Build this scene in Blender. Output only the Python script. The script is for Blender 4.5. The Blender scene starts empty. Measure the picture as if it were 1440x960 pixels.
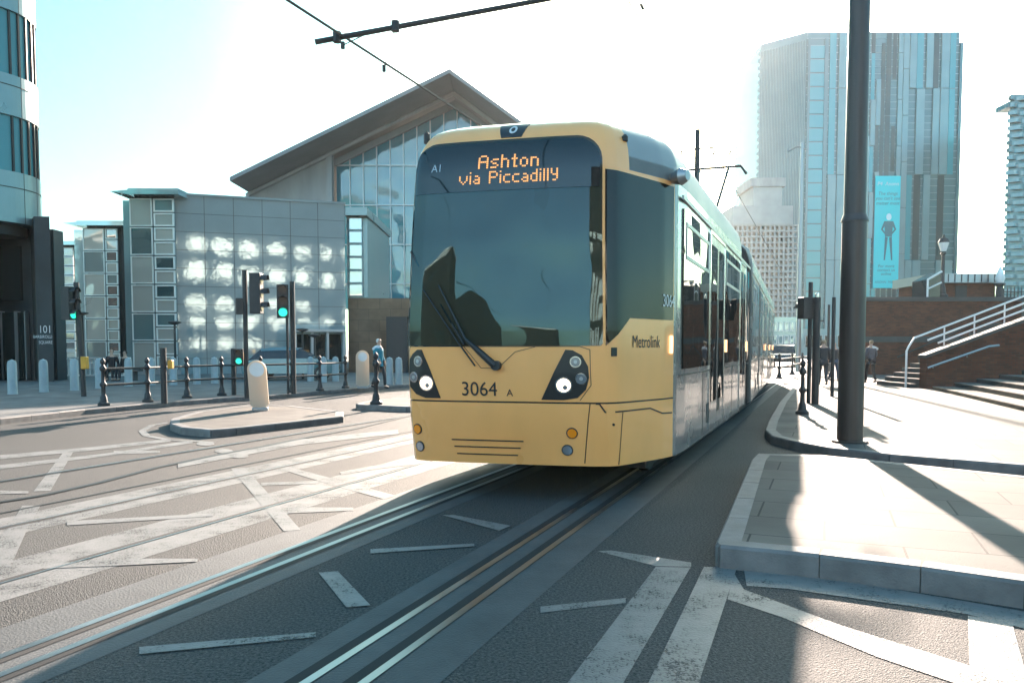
import bpy, bmesh, math, random
from mathutils import Vector, Matrix, noise
R = math.radians
random.seed(7)
C = bpy.context.scene.collection
scn = bpy.context.scene
# ------------------------------------------------------------------ camera, light, exposure
FPX, TH, EYE = 1100.0, R(3), 1.43
SH = 10 + FPX * math.tan(TH)
cam = bpy.data.cameras.new('camera'); camo = bpy.data.objects.new('camera', cam); C.objects.link(camo)
camo.location = (0, 0, EYE); camo.rotation_euler = (R(90) - TH, 0, 0)
cam.sensor_width = 36; cam.lens = 36 * FPX / 1440; cam.shift_y = SH / 1440; cam.clip_start = .1; cam.clip_end = 5000
scn.camera = camo
SUN_AZ, SUN_EL = R(13.6), R(19.5)
w = bpy.data.worlds.new('World'); scn.world = w; w.use_nodes = True
nt = w.node_tree; nt.nodes.clear()
sky = nt.nodes.new('ShaderNodeTexSky'); sky.sky_type = 'NISHITA'; sky.sun_disc = False
sky.sun_elevation = SUN_EL; sky.sun_rotation = SUN_AZ; sky.air_density = 1.0; sky.dust_density = 2.2; sky.ozone_density = .6
mix = nt.nodes.new('ShaderNodeMix'); mix.data_type = 'RGBA'; mix.blend_type = 'MULTIPLY'; mix.inputs[0].default_value = 1
tcw = nt.nodes.new('ShaderNodeTexCoord'); dp = nt.nodes.new('ShaderNodeVectorMath'); dp.operation = 'DOT_PRODUCT'
dp.inputs[1].default_value = (math.sin(SUN_AZ) * math.cos(SUN_EL), math.cos(SUN_AZ) * math.cos(SUN_EL), math.sin(SUN_EL))
mrw = nt.nodes.new('ShaderNodeMapRange'); mrw.inputs[1].default_value = -1; mrw.inputs[2].default_value = 1
rw = nt.nodes.new('ShaderNodeValToRGB'); er = rw.color_ramp
er.elements[0].position = 0; er.elements[0].color = (.98, 1.2, 1.16, 1); er.elements[1].position = .99; er.elements[1].color = (.9, 1, 1, 1)
for q_, c_ in ((.6, (.5, .98, 1.02)), (.8, (.22, .5, .54)), (.87, (.155, .36, .39)), (.92, (.14, .35, .385)), (.96, (.24, .54, .56))):
    e_ = er.elements.new(q_); e_.color = (*c_, 1)
nt.links.new(tcw.outputs['Generated'], dp.inputs[0]); nt.links.new(dp.outputs['Value'], mrw.inputs[0]); nt.links.new(mrw.outputs[0], rw.inputs[0]); nt.links.new(rw.outputs[0], mix.inputs[7])
bg = nt.nodes.new('ShaderNodeBackground'); bg.inputs[1].default_value = .08
wo = nt.nodes.new('ShaderNodeOutputWorld')
nt.links.new(sky.outputs[0], mix.inputs[6]); nt.links.new(mix.outputs[2], bg.inputs[0]); nt.links.new(bg.outputs[0], wo.inputs[0])
sl = bpy.data.lights.new('sun', 'SUN'); sl.energy = 3.3; sl.angle = R(.6); sl.color = (1, .81, .68)
so = bpy.data.objects.new('sun', sl); C.objects.link(so)
sdir = Vector((math.sin(SUN_AZ) * math.cos(SUN_EL), math.cos(SUN_AZ) * math.cos(SUN_EL), math.sin(SUN_EL)))
so.rotation_euler = sdir.to_track_quat('Z', 'Y').to_euler(); so.location = (20, 60, 40)
vs = scn.view_settings; vs.view_transform = 'Standard'; vs.look = 'None'; vs.gamma = 1; vs.exposure = 2.95
scn.render.engine = 'CYCLES'
scn.cycles.max_bounces = 6; scn.cycles.caustics_reflective = False; scn.cycles.caustics_refractive = False

# ------------------------------------------------------------------ helpers
def ray(px, py):
    x = (px - 720) / FPX; v = (480 + SH - py) / FPX
    return Vector((x, math.cos(TH) + v * math.sin(TH), -math.sin(TH) + v * math.cos(TH)))
def G(px, py, z=0.0):
    d = ray(px, py); return Vector((0, 0, EYE)) + d * ((z - EYE) / d.z)
def P(px, py, Y):
    d = ray(px, py); return Vector((0, 0, EYE)) + d * (Y / d.y)
def GX(px, Y): return (px - 720) / FPX * Y          # X of a horizon column at depth Y

def mat(name, col, rough=.6, metal=0, spec=.5, var=0, vscale=3, bump=0, bscale=40, emit=None, es=1, coat=0, stretch=None, col2=None, detail=6):
    m = bpy.data.materials.new(name); m.use_nodes = True
    n = m.node_tree; b = n.nodes['Principled BSDF']
    b.inputs['Base Color'].default_value = (*col, 1); b.inputs['Roughness'].default_value = rough
    b.inputs['Metallic'].default_value = metal; b.inputs['Specular IOR Level'].default_value = spec
    b.inputs['Coat Weight'].default_value = coat; b.inputs['Coat Roughness'].default_value = .04
    tc = n.nodes.new('ShaderNodeTexCoord'); mp = n.nodes.new('ShaderNodeMapping')
    n.links.new(tc.outputs['Object'], mp.inputs[0])
    if stretch: mp.inputs['Scale'].default_value = stretch
    if var or col2:
        no = n.nodes.new('ShaderNodeTexNoise'); no.inputs['Scale'].default_value = vscale; no.inputs['Detail'].default_value = detail
        n.links.new(mp.outputs[0], no.inputs[0])
        cr = n.nodes.new('ShaderNodeValToRGB'); cr.color_ramp.elements[0].position = .32; cr.color_ramp.elements[1].position = .68
        c2 = col2 or tuple(min(1, c * (1 + var)) for c in col); c1 = col if col2 else tuple(c * (1 - var) for c in col)
        cr.color_ramp.elements[0].color = (*c1, 1); cr.color_ramp.elements[1].color = (*c2, 1)
        n.links.new(no.outputs[0], cr.inputs[0]); n.links.new(cr.outputs[0], b.inputs['Base Color'])
        mr = n.nodes.new('ShaderNodeMapRange'); mr.inputs[3].default_value = max(0, rough * .75); mr.inputs[4].default_value = min(1, rough * 1.25)
        n.links.new(no.outputs[0], mr.inputs[0]); n.links.new(mr.outputs[0], b.inputs['Roughness'])
    if bump:
        nb = n.nodes.new('ShaderNodeTexNoise'); nb.inputs['Scale'].default_value = bscale; nb.inputs['Detail'].default_value = 5
        n.links.new(mp.outputs[0], nb.inputs[0])
        bp = n.nodes.new('ShaderNodeBump'); bp.inputs['Strength'].default_value = bump; bp.inputs['Distance'].default_value = .02
        n.links.new(nb.outputs[0], bp.inputs['Height']); n.links.new(bp.outputs[0], b.inputs['Normal'])
    if emit:
        b.inputs['Emission Color'].default_value = (*emit, 1); b.inputs['Emission Strength'].default_value = es
    return m

def brickmat(name, c1, c2, mortar, scale, bw=.5, rh=.25, ms=.02, rot=(0, 0, 0), rough=.8, coords='Object', bump=.4):
    m = bpy.data.materials.new(name); m.use_nodes = True
    n = m.node_tree; b = n.nodes['Principled BSDF']; b.inputs['Roughness'].default_value = rough + .12; b.inputs['Specular IOR Level'].default_value = .2
    tc = n.nodes.new('ShaderNodeTexCoord'); mp = n.nodes.new('ShaderNodeMapping'); mp.inputs['Rotation'].default_value = rot
    n.links.new(tc.outputs[coords], mp.inputs[0])
    t = n.nodes.new('ShaderNodeTexBrick'); t.inputs['Color1'].default_value = (*c1, 1); t.inputs['Color2'].default_value = (*c2, 1)
    t.inputs['Mortar'].default_value = (*mortar, 1); t.inputs['Scale'].default_value = scale
    t.inputs['Brick Width'].default_value = bw; t.inputs['Row Height'].default_value = rh; t.inputs['Mortar Size'].default_value = ms
    n.links.new(mp.outputs[0], t.inputs[0])
    no = n.nodes.new('ShaderNodeTexNoise'); no.inputs['Scale'].default_value = 1.3; no.inputs['Detail'].default_value = 8
    n.links.new(mp.outputs[0], no.inputs[0])
    mx = n.nodes.new('ShaderNodeMix'); mx.data_type = 'RGBA'; mx.blend_type = 'OVERLAY'; mx.inputs[0].default_value = .55
    n.links.new(t.outputs[0], mx.inputs[6]); n.links.new(no.outputs[0], mx.inputs[7]); n.links.new(mx.outputs[2], b.inputs['Base Color'])
    bp = n.nodes.new('ShaderNodeBump'); bp.inputs['Strength'].default_value = bump; bp.inputs['Distance'].default_value = .01
    n2 = n.nodes.new('ShaderNodeTexNoise'); n2.inputs['Scale'].default_value = 60; n.links.new(mp.outputs[0], n2.inputs[0])
    ad = n.nodes.new('ShaderNodeMath'); ad.operation = 'ADD'; n.links.new(n2.outputs[0], ad.inputs[0]); n.links.new(t.outputs['Fac'], ad.inputs[1])
    bp.invert = True
    n.links.new(ad.outputs[0], bp.inputs['Height']); n.links.new(bp.outputs[0], b.inputs['Normal'])
    return m

def rootloc(p):
    v = Vector((0, 0, 0))
    while p: v += p.location; p = p.parent
    return v
class MB:
    def __init__(s): s.v = []; s.f = []
    def add(s, vs, fs):
        o = len(s.v); s.v += [Vector(v) for v in vs]; s.f += [tuple(i + o for i in f) for f in fs]; return s
    def box(s, x0, x1, y0, y1, z0, z1, fr=None):
        vs = [Vector((x, y, z)) for z in (z0, z1) for (x, y) in ((x0, y0), (x1, y0), (x1, y1), (x0, y1))]
        if fr: vs = [fr(v) for v in vs]
        return s.add(vs, [(3, 2, 1, 0), (4, 5, 6, 7), (0, 1, 5, 4), (1, 2, 6, 5), (2, 3, 7, 6), (3, 0, 4, 7)])
    def prism(s, poly, z0, z1):
        n = len(poly); a = sum(poly[i][0] * poly[(i + 1) % n][1] - poly[(i + 1) % n][0] * poly[i][1] for i in range(n))
        if a < 0: poly = list(reversed(poly))
        vs = [(p[0], p[1], z0) for p in poly] + [(p[0], p[1], z1) for p in poly]
        return s.add(vs, [tuple(range(n - 1, -1, -1)), tuple(range(n, 2 * n))] + [(i, (i + 1) % n, n + (i + 1) % n, n + i) for i in range(n)])
    def tube(s, pts, r, n=8, cap=True):
        pts = [Vector(p) for p in pts]; rs = r if isinstance(r, (list, tuple)) else [r] * len(pts)
        o = len(s.v); up = None
        for i, p in enumerate(pts):
            t = (pts[min(i + 1, len(pts) - 1)] - pts[max(i - 1, 0)]).normalized()
            if up is None: up = t.orthogonal().normalized()
            else:
                up = (up - t * up.dot(t)); up = up.normalized() if up.length > 1e-6 else t.orthogonal().normalized()
            b = t.cross(up)
            for k in range(n):
                a = 2 * math.pi * k / n; s.v.append(p + (up * math.cos(a) + b * math.sin(a)) * rs[i])
        for i in range(len(pts) - 1):
            for k in range(n):
                s.f.append((o + i * n + k, o + i * n + (k + 1) % n, o + (i + 1) * n + (k + 1) % n, o + (i + 1) * n + k))
        if cap:
            s.f.append(tuple(o + k for k in range(n - 1, -1, -1))); e = o + (len(pts) - 1) * n; s.f.append(tuple(e + k for k in range(n)))
        return s
    def lathe(s, prof, c, n=16):
        return s.tube([(c[0], c[1], c[2] + z) for r, z in prof], [max(r, 1e-4) for r, z in prof], n)
    def build(s, name, m, parent=None, smooth=False, bevel=0, solid=0):
        L = rootloc(parent) if parent else Vector((0, 0, 0))
        me = bpy.data.meshes.new(name); me.from_pydata([tuple(v - L) for v in s.v], [], s.f); me.validate()
        bm = bmesh.new(); bm.from_mesh(me)
        if bevel: bmesh.ops.bevel(bm, geom=bm.edges[:], offset=bevel, segments=2, affect='EDGES', profile=.5)
        bmesh.ops.recalc_face_normals(bm, faces=bm.faces); bm.to_mesh(me); bm.free()
        me.materials.append(m)
        if smooth:
            me.polygons.foreach_set('use_smooth', [True] * len(me.polygons))
            me.set_sharp_from_angle(angle=R(40))
        o = bpy.data.objects.new(name, me); C.objects.link(o)
        if parent: o.parent = parent
        return o
def tag(o, label, cat, group=None, kind=None):
    if label: o['label'] = label
    if cat: o['category'] = cat
    if group: o['group'] = group
    if kind: o['kind'] = kind
    return o
def thing(name, loc, label, cat, group=None):
    o = bpy.data.objects.new(name, None); C.objects.link(o); o.location = loc; o.empty_display_size = .2
    return tag(o, label, cat, group)
def struct(mb, name, m, **k):
    o = mb.build(name, m, **k); o['kind'] = 'structure'; return o
def dup(root, loc, label=None, rz=0):
    r = root.copy(); C.objects.link(r); r.location = loc; r.rotation_euler = (0, 0, rz)
    if label: r['label'] = label
    for ch in list(root.children):
        c = ch.copy(); C.objects.link(c); c.parent = r
        for g in ch.children:
            d = g.copy(); C.objects.link(d); d.parent = c
    return r
def frame(ox, oy, dx, dy):
    l = math.hypot(dx, dy); dx /= l; dy /= l
    return lambda v: Vector((ox + v[0] * dx - v[1] * dy, oy + v[0] * dy + v[1] * dx, v[2]))
def text2d(body, size, align='LEFT', sx=1):
    cu = bpy.data.curves.new('t', 'FONT'); cu.body = body; cu.size = size; cu.align_x = align
    o = bpy.data.objects.new('t', cu); C.objects.link(o)
    dg = bpy.context.evaluated_depsgraph_get(); me = bpy.data.meshes.new_from_object(o.evaluated_get(dg))
    vs = [(v.co.x * sx, v.co.y) for v in me.vertices]; fs = [tuple(p.vertices) for p in me.polygons]
    bpy.data.objects.remove(o); bpy.data.curves.remove(cu); bpy.data.meshes.remove(me)
    return vs, fs

# ------------------------------------------------------------------ materials
M = {}
def asphalt():
    m = mat('asphalt', (.07, .07, .068), .75, spec=.3)
    n = m.node_tree; b = n.nodes['Principled BSDF']
    tc = n.nodes.new('ShaderNodeTexCoord')
    a = n.nodes.new('ShaderNodeTexNoise'); a.inputs['Scale'].default_value = 62; a.inputs['Detail'].default_value = 6; a.inputs['Roughness'].default_value = .7
    v = n.nodes.new('ShaderNodeTexNoise'); v.inputs['Scale'].default_value = .35; v.inputs['Detail'].default_value = 8
    vo = n.nodes.new('ShaderNodeTexVoronoi'); vo.inputs['Scale'].default_value = 120
    for q in (a, v, vo): n.links.new(tc.outputs['Object'], q.inputs[0])
    cr = n.nodes.new('ShaderNodeValToRGB'); cr.color_ramp.elements[0].color = (.009, .010, .010, 1); cr.color_ramp.elements[1].color = (.105, .102, .098, 1)
    cr.color_ramp.elements[0].position = .36; cr.color_ramp.elements[1].position = .64
    n.links.new(a.outputs[0], cr.inputs[0])
    mx = n.nodes.new('ShaderNodeMix'); mx.data_type = 'RGBA'; mx.blend_type = 'OVERLAY'; mx.inputs[0].default_value = .5
    n.links.new(cr.outputs[0], mx.inputs[6]); n.links.new(v.outputs[0], mx.inputs[7]); n.links.new(mx.outputs[2], b.inputs['Base Color'])
    bp = n.nodes.new('ShaderNodeBump'); bp.inputs['Strength'].default_value = .85; bp.inputs['Distance'].default_value = .008
    ad = n.nodes.new('ShaderNodeMath'); ad.operation = 'ADD'; n.links.new(a.outputs[0], ad.inputs[0]); n.links.new(vo.outputs[0], ad.inputs[1])
    n.links.new(ad.outputs[0], bp.inputs['Height']); n.links.new(bp.outputs[0], b.inputs['Normal'])
    return m
def worn(name, col, under, lo, hi, rough=.55, chip=0):
    # paint worn down to what lies beneath
    m = mat(name, col, rough); n = m.node_tree; b = n.nodes['Principled BSDF']
    tc = n.nodes.new('ShaderNodeTexCoord')
    a = n.nodes.new('ShaderNodeTexNoise'); a.inputs['Scale'].default_value = 2.2; a.inputs['Detail'].default_value = 12; a.inputs['Roughness'].default_value = .75
    n.links.new(tc.outputs['Object'], a.inputs[0])
    cr = n.nodes.new('ShaderNodeValToRGB'); cr.color_ramp.elements[0].position = lo; cr.color_ramp.elements[1].position = hi
    cr.color_ramp.elements[0].color = (*under, 1); cr.color_ramp.elements[1].color = (*col, 1)
    n.links.new(a.outputs[0], cr.inputs[0]); n.links.new(cr.outputs[0], b.inputs['Base Color'])
    c = n.nodes.new('ShaderNodeTexNoise'); c.inputs['Scale'].default_value = 70; n.links.new(tc.outputs['Object'], c.inputs[0])
    bp = n.nodes.new('ShaderNodeBump'); bp.inputs['Strength'].default_value = .5; bp.inputs['Distance'].default_value = .008
    n.links.new(c.outputs[0], bp.inputs['Height']); n.links.new(bp.outputs[0], b.inputs['Normal'])
    if chip:
        e = n.nodes.new('ShaderNodeTexNoise'); e.inputs['Scale'].default_value = 70; e.inputs['Detail'].default_value = 8; e.inputs['Roughness'].default_value = .7
        n.links.new(tc.outputs['Object'], e.inputs[0])
        ad = n.nodes.new('ShaderNodeMath'); ad.operation = 'ADD'; n.links.new(a.outputs[0], ad.inputs[0]); n.links.new(e.outputs[0], ad.inputs[1])
        r2 = n.nodes.new('ShaderNodeMapRange'); r2.inputs[1].default_value = chip; r2.inputs[2].default_value = chip + .26; r2.inputs[4].default_value = .95
        n.links.new(ad.outputs[0], r2.inputs[0]); n.links.new(r2.outputs[0], b.inputs['Alpha'])
    return m
M['asphalt'] = asphalt()
M['paint'] = worn('road_paint', (.20, .19, .18), (.12, .12, .115), .3, .6, chip=.7)
M['slab'] = worn('track_slab', (.085, .087, .087), (.045, .047, .047), .3, .7, .7)
M['slab2'] = worn('track_slab_pale', (.2, .19, .18), (.1, .1, .095), .28, .62, .6, chip=.72)
M['seal_shadow'] = mat('seam_and_shadow_dark', (.012, .014, .015), .5)  # dark tone shared by the slab seams and the painted road shadow
M['steel'] = mat('rail_steel', (.3, .32, .33), .38, metal=1, var=.15, vscale=2, bump=.05, bscale=5)
M['groove'] = mat('rail_groove', (.01, .01, .01), .8)
M['paving'] = brickmat('paving_flags', (.125, .113, .1), (.095, .087, .078), (.035, .032, .03), 1.0, .95, .62, .008, rot=(0, 0, R(22)), rough=.7, bump=.25)
M['paving2'] = brickmat('paving_setts', (.16, .16, .155), (.13, .13, .125), (.1, .1, .1), 1.0, .45, .3, .01, rot=(0, 0, R(8)), rough=.75, bump=.25)
M['kerb'] = mat('granite_kerb', (.15, .14, .135), .7, var=.25, vscale=6, bump=.3, bscale=80)
M['gold'] = mat('yellow_ochre_paint', (.88, .405, .13), .3, coat=.5, var=.06, vscale=2.2, stretch=(1, 1, .35), detail=10, bump=.03, bscale=6)
M['silver'] = mat('silver_body_paint', (.25, .26, .26), .26, metal=.5, var=.06, vscale=3, coat=.4)
M['fairing'] = mat('roof_grey', (.24, .27, .28), .35, var=.05)
M['black'] = mat('black_trim', (.012, .013, .014), .35, coat=.2)
M['matt'] = mat('matt_black', (.02, .021, .022), .55, var=.2, vscale=8)
M['rubber'] = mat('bellows_rubber', (.03, .03, .03), .7)
M['silver2'] = mat('chrome', (.7, .7, .7), .12, metal=1)
def glassmat(name, tint, alpha=.5, rough=.02, wav=0, ws=1.2, spec=1.0, ior=1.5):
    # tinted pane: clear mirror coat over a see-through tint
    m = bpy.data.materials.new(name); m.use_nodes = True; n = m.node_tree; n.nodes.clear()
    out = n.nodes.new('ShaderNodeOutputMaterial'); p = n.nodes.new('ShaderNodeBsdfPrincipled'); t = n.nodes.new('ShaderNodeBsdfTransparent'); mx = n.nodes.new('ShaderNodeMixShader')
    p.inputs['Base Color'].default_value = (*tint, 1); p.inputs['Roughness'].default_value = rough; p.inputs['Specular IOR Level'].default_value = spec
    p.inputs['IOR'].default_value = ior
    t.inputs[0].default_value = (.42, .52, .58, 1); mx.inputs[0].default_value = alpha
    n.links.new(t.outputs[0], mx.inputs[1]); n.links.new(p.outputs[0], mx.inputs[2]); n.links.new(mx.outputs[0], out.inputs[0])
    if wav:
        tc = n.nodes.new('ShaderNodeTexCoord'); no = n.nodes.new('ShaderNodeTexNoise'); no.inputs['Scale'].default_value = ws; no.inputs['Detail'].default_value = .5
        bp = n.nodes.new('ShaderNodeBump'); bp.inputs['Strength'].default_value = 1; bp.inputs['Distance'].default_value = wav
        n.links.new(tc.outputs['Object'], no.inputs[0]); n.links.new(no.outputs[0], bp.inputs['Height']); n.links.new(bp.outputs[0], p.inputs['Normal'])
    return m
M['screen'] = glassmat('windscreen_glass', (.006, .022, .025), .55, .02, .06, 1.25, spec=.95)
M['screen'].node_tree.nodes['Principled BSDF'].inputs['Specular Tint'].default_value = (.58, .9, 1, 1)
M['sideglass'] = glassmat('side_glass', (.012, .012, .011), .94, .015, .02, 1.0, spec=.4)
M['bglass'] = glassmat('building_glass', (.08, .22, .25), .93, .03, .05, .5, ior=2.2)
M['hallglass'] = glassmat('hall_glass', (.04, .22, .28), .78, .02, .08, .5, ior=1.7, spec=.8)
M['towerglass'] = glassmat('curved_tower_glass', (.07, .24, .27), .95, .12, .05, .4, ior=1.45, spec=.4)
M['bay1'] = glassmat('bay_glass_dark', (.03, .07, .08), .95, .04, .05, .6, ior=1.9)
M['bay2'] = glassmat('bay_glass_mid', (.14, .2, .2), .95, .05, .05, .6, ior=1.7)
M['bayglass'] = glassmat('bay_glass', (.42, .38, .34), .95, .05, .04, .8, ior=1.6)
M['darkglass'] = glassmat('dark_lobby_glass', (.01, .02, .022), .9, .03, .02, .5, spec=.6)
M['clad'] = mat('pale_cladding', (.30, .40, .42), .045, metal=.42, var=.05, vscale=.8, bump=.22, bscale=.9)
M['white'] = mat('white_frame', (.78, .74, .7), .5, var=.05)
M['concrete'] = mat('fair_concrete', (.30, .29, .285), .8, var=.15, vscale=.6, stretch=(1, 1, .25), bump=.2, bscale=12)
M['roofm'] = mat('roof_soffit', (.17, .17, .175), .6, var=.15, vscale=.5)
M['teal_panel'] = mat('grey_teal_spandrel', (.20, .27, .28), .3, metal=.3, var=.08, vscale=.7)
M['column'] = mat('dark_stone_column', (.022, .03, .034), .45, var=.3, vscale=1)
M['brown'] = brickmat('brown_sandstone', (.22, .14, .09), (.17, .11, .075), (.09, .07, .05), 1, 1.2, .6, .01, rot=(R(90), 0, 0))
M['brick'] = brickmat('red_brown_brick', (.15, .05, .028), (.08, .032, .02), (.07, .05, .04), 1, .225, .075, .008, rot=(R(90), 0, 0), rough=.85)
M['darkstone'] = mat('dark_coping', (.06, .058, .055), .8, var=.2, vscale=2)
M['tower'] = mat('tower_facade', (.10, .18, .20), .22, metal=.2, var=.12, vscale=.05)
M['tower_l'] = mat('tower_light_panel', (.19, .27, .29), .35, metal=.3, var=.1, vscale=.1)
M['tower_c'] = mat('tower_cyan_glass', (.06, .28, .32), .12, metal=.1)
M['tower_d'] = mat('tower_dark_glass', (.012, .04, .05), .12)
M['precast'] = mat('site_concrete', (.33, .32, .31), .8, var=.12, vscale=.2)
M['banner'] = mat('cyan_banner', (.02, .62, .66), .6)
M['bannertext'] = mat('banner_print_dark', (.02, .16, .19), .6)
M['bannerwhite'] = mat('banner_print_white', (.75, .8, .8), .6)
M['polegrey'] = mat('pole_paint', (.042, .035, .032), .38, var=.2, vscale=2, stretch=(8, 8, .6))
M['galv'] = mat('galvanised', (.35, .37, .38), .4, metal=.7)
M['bollard'] = mat('grey_bollard', (.28, .33, .34), .55, var=.1)
M['ylw'] = mat('orange_box', (.62, .3, .03), .5)
M['beacon'] = mat('beacon_plastic', (.72, .62, .5), .45, var=.04)
_n = M['beacon'].node_tree; _t = _n.nodes.new('ShaderNodeBsdfTranslucent'); _t.inputs[0].default_value = (.8, .66, .5, 1); _m = _n.nodes.new('ShaderNodeMixShader'); _m.inputs[0].default_value = .45
_n.links.new(_n.nodes['Principled BSDF'].outputs[0], _m.inputs[1]); _n.links.new(_t.outputs[0], _m.inputs[2]); _n.links.new(_m.outputs[0], _n.nodes['Material Output'].inputs[0])
M['beaconside'] = mat('beacon_yellow', (.7, .42, .06), .5)
M['green'] = mat('green_signal', (0, .3, .2), .4, emit=(.03, 1, .62), es=.2)
M['lens'] = mat('unlit_lens', (.02, .02, .02), .3)
M['led'] = mat('amber_led', (.3, .15, .02), .5, emit=(1, .42, .14), es=.17)
M['head'] = mat('headlamp_lit', (.8, .75, .6), .3, emit=(1, .74, .45), es=.5)
M['marker'] = mat('marker_lit', (.8, .5, .3), .3, emit=(1, .5, .22), es=.4)
M['amber'] = mat('amber_lens', (.9, .26, .01), .25, coat=.5)
M['clear'] = mat('clear_lens', (.35, .36, .38), .1, metal=.6)
M['ink'] = mat('black_lettering', (.02, .02, .02), .5)
M['wink'] = mat('white_lettering', (.6, .62, .62), .5)
M['bark'] = mat('bark', (.05, .04, .035), .9, var=.3)
def cloth(c): return mat('cloth', c, .9, var=.15, vscale=15)
M['skin'] = mat('skin', (.45, .28, .2), .6)

# ------------------------------------------------------------------ ground, road, tracks
gb = MB(); gb.add([(-1500, -1500, 0), (1500, -1500, 0), (1500, 1500, 0), (-1500, 1500, 0)], [(0, 1, 2, 3)])
struct(gb, 'road', M['asphalt'])
SA, CA = math.sin(math.atan(.4)), math.cos(math.atan(.4))
def TP(lat, s, z=0): return Vector((-2.9 + s * SA + lat * CA, s * CA - lat * SA, z))      # tram axes
def strip(mb, k0, k1, z, s0=-14, s1=110, n=40):
    a, b = k0 * EYE, k1 * EYE
    la, lb = (a + 2.9) * CA, (b + 2.9) * CA
    for i in range(n):
        q0, q1 = s0 + (s1 - s0) * i / n, s0 + (s1 - s0) * (i + 1) / n
        mb.add([TP(la, q0, z), TP(lb, q0, z), TP(lb, q1, z), TP(la, q1, z)], [(0, 1, 2, 3)])
m1 = MB(); strip(m1, -2.93, -2.33, .002); strip(m1, -1.72, -1.134, .002); struct(m1, 'track_slab', M['slab'])
m1 = MB(); strip(m1, -4.84, -4.34, .002); strip(m1, -3.83, -3.24, .002); struct(m1, 'track_slab_far', M['slab2'])
m1 = MB(); strip(m1, -5.0, -4.97, .006); m1b = m1
m2 = MB(); m3 = MB()
for k in (-2.654, -2.505):
    strip(m2, k - .020, k + .018, .0075); strip(m3, k + .02, k + .055, .005)
for k in (-1.535, -1.36):
    strip(m2, k - .016, k + .018, .0075); strip(m3, k - .065, k - .018, .005)
for k in (-4.57,): strip(m3, k, k + .04, .005); strip(m2, k - .018, k - .002, .007)
for k in (-3.5,): strip(m3, k - .04, k, .005); strip(m2, k + .002, k + .018, .007)
strip(m2, -6.21, -6.18, .007); strip(m1b, -6.16, -6.13, .007)
struct(m2, 'rails', M['steel']); struct(m3, 'rail_grooves', M['groove']); struct(m1b, 'slab_seam', M['seal_shadow'])
# painted markings, laid on the ground
mk = MB()
def quad(pts, z=.018):
    v = [G(*p) for p in pts]; v = [(p.x, p.y, z) for p in v]; mk.add(v, [tuple(range(len(v)))])
def pline(pts, wpx, z=.018, mb=None):
    g = [G(*p) for p in pts]
    for i in range(len(g) - 1):
        a, b = g[i], g[i + 1]; n = Vector((-(b - a).y, (b - a).x, 0)).normalized()
        wa = wpx[i] / 2 if isinstance(wpx, list) else wpx / 2; wb = wpx[i + 1] / 2 if isinstance(wpx, list) else wpx / 2
        (mb or mk).add([(a.x - n.x * wa, a.y - n.y * wa, z), (a.x + n.x * wa, a.y + n.y * wa, z), (b.x + n.x * wb, b.y + n.y * wb, z), (b.x - n.x * wb, b.y - n.y * wb, z)], [(0, 1, 2, 3)])
ZL = [0]
def zz(): ZL[0] += 1; return .0032 + .0002 * (ZL[0] % 24)
quad([(92, 632), (105, 632), (71, 690), (47, 691)], zz())
quad([(31, 711), (57, 711), (46, 730), (19, 732)], zz())
quad([(17, 736), (42, 736), (15, 797), (-30, 797)], zz())
quad([(325, 659), (345, 658), (423, 745), (399, 747)], zz())
quad([(370, 652), (388, 652), (480, 676), (556, 697), (540, 702), (470, 683)], zz())
quad([(367, 679), (447, 676), (447, 680), (367, 683)], zz())
quad([(405, 713), (497, 714), (497, 718), (405, 722)], zz())
quad([(94, 733), (300, 722), (300, 726), (94, 739)], zz())
quad([(0, 640), (125, 629), (240, 617), (240, 621), (125, 634), (0, 646)], zz())
quad([(0, 654), (146, 638), (271, 619), (271, 623), (146, 642), (0, 660)], zz())
quad([(80, 792), (160, 786), (278, 786), (278, 790), (160, 796), (60, 800)], zz())
quad([(0, 690), (40, 691), (40, 694), (0, 695)], zz())
quad([(160, 634), (225, 634), (225, 637), (160, 639)], zz())
quad([(478, 664), (520, 656), (600, 648), (600, 651), (520, 661), (480, 668)], zz())
quad([(250, 650), (420, 618), (560, 604), (560, 610), (420, 626), (250, 658)], zz())
pline([(252, 594), (238, 594), (214, 598), (200, 606), (206, 613), (240, 619), (300, 622)], .12, zz())
for x, y in ((289, 624), (315, 634.6), (337, 641.5)):
    quad([(x + 13 * math.cos(a), y + 3 * math.sin(a)) for a in [k * math.pi / 6 for k in range(12)]], zz())
quad([(448, 806), (475, 804), (521, 852), (487, 855)], zz())
quad([(196, 911), (444, 890), (444, 897), (196, 921)], zz())
quad([(521, 773), (667, 765), (667, 769), (521, 779)], zz())
quad([(622, 725), (640, 725), (718, 740), (702, 747)], zz())
quad([(840, 775), (860, 774), (972, 791), (972, 797), (922, 796)], zz())
quad([(922, 797), (971, 798), (868, 975), (787, 975)], zz())
quad([(760, 853), (880, 841), (880, 848), (760, 862)], zz())
quad([(990, 797), (1036, 799), (983, 960), (979, 975), (900, 975), (912, 960)], zz())
quad([(1032, 806), (1046, 829), (1184, 880), (1360, 935), (1440, 953), (1440, 990), (1340, 960), (1234, 924), (1099, 868), (1023, 843)], zz())
quad([(1361, 866), (1423, 875), (1452, 980), (1363, 935)], zz())
quad([(1046, 800), (1096, 803), (1240, 826), (1440, 860), (1560, 880), (1560, 906), (1440, 884), (1360, 864), (1106, 828), (1050, 824)], zz())
struct(mk, 'road_markings', M['paint'])
sm = MB(); pline([(-60, 718), (0, 706.5), (60, 697), (140, 679), (220, 658), (300, 641), (370, 628), (426, 616.5), (500, 603), (575, 585), (640, 570)], .085, .009, sm)  # dark strip painted on the road as the shadow of an overhead arm
struct(sm, 'painted_overhead_shadow', M['seal_shadow'])
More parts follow.
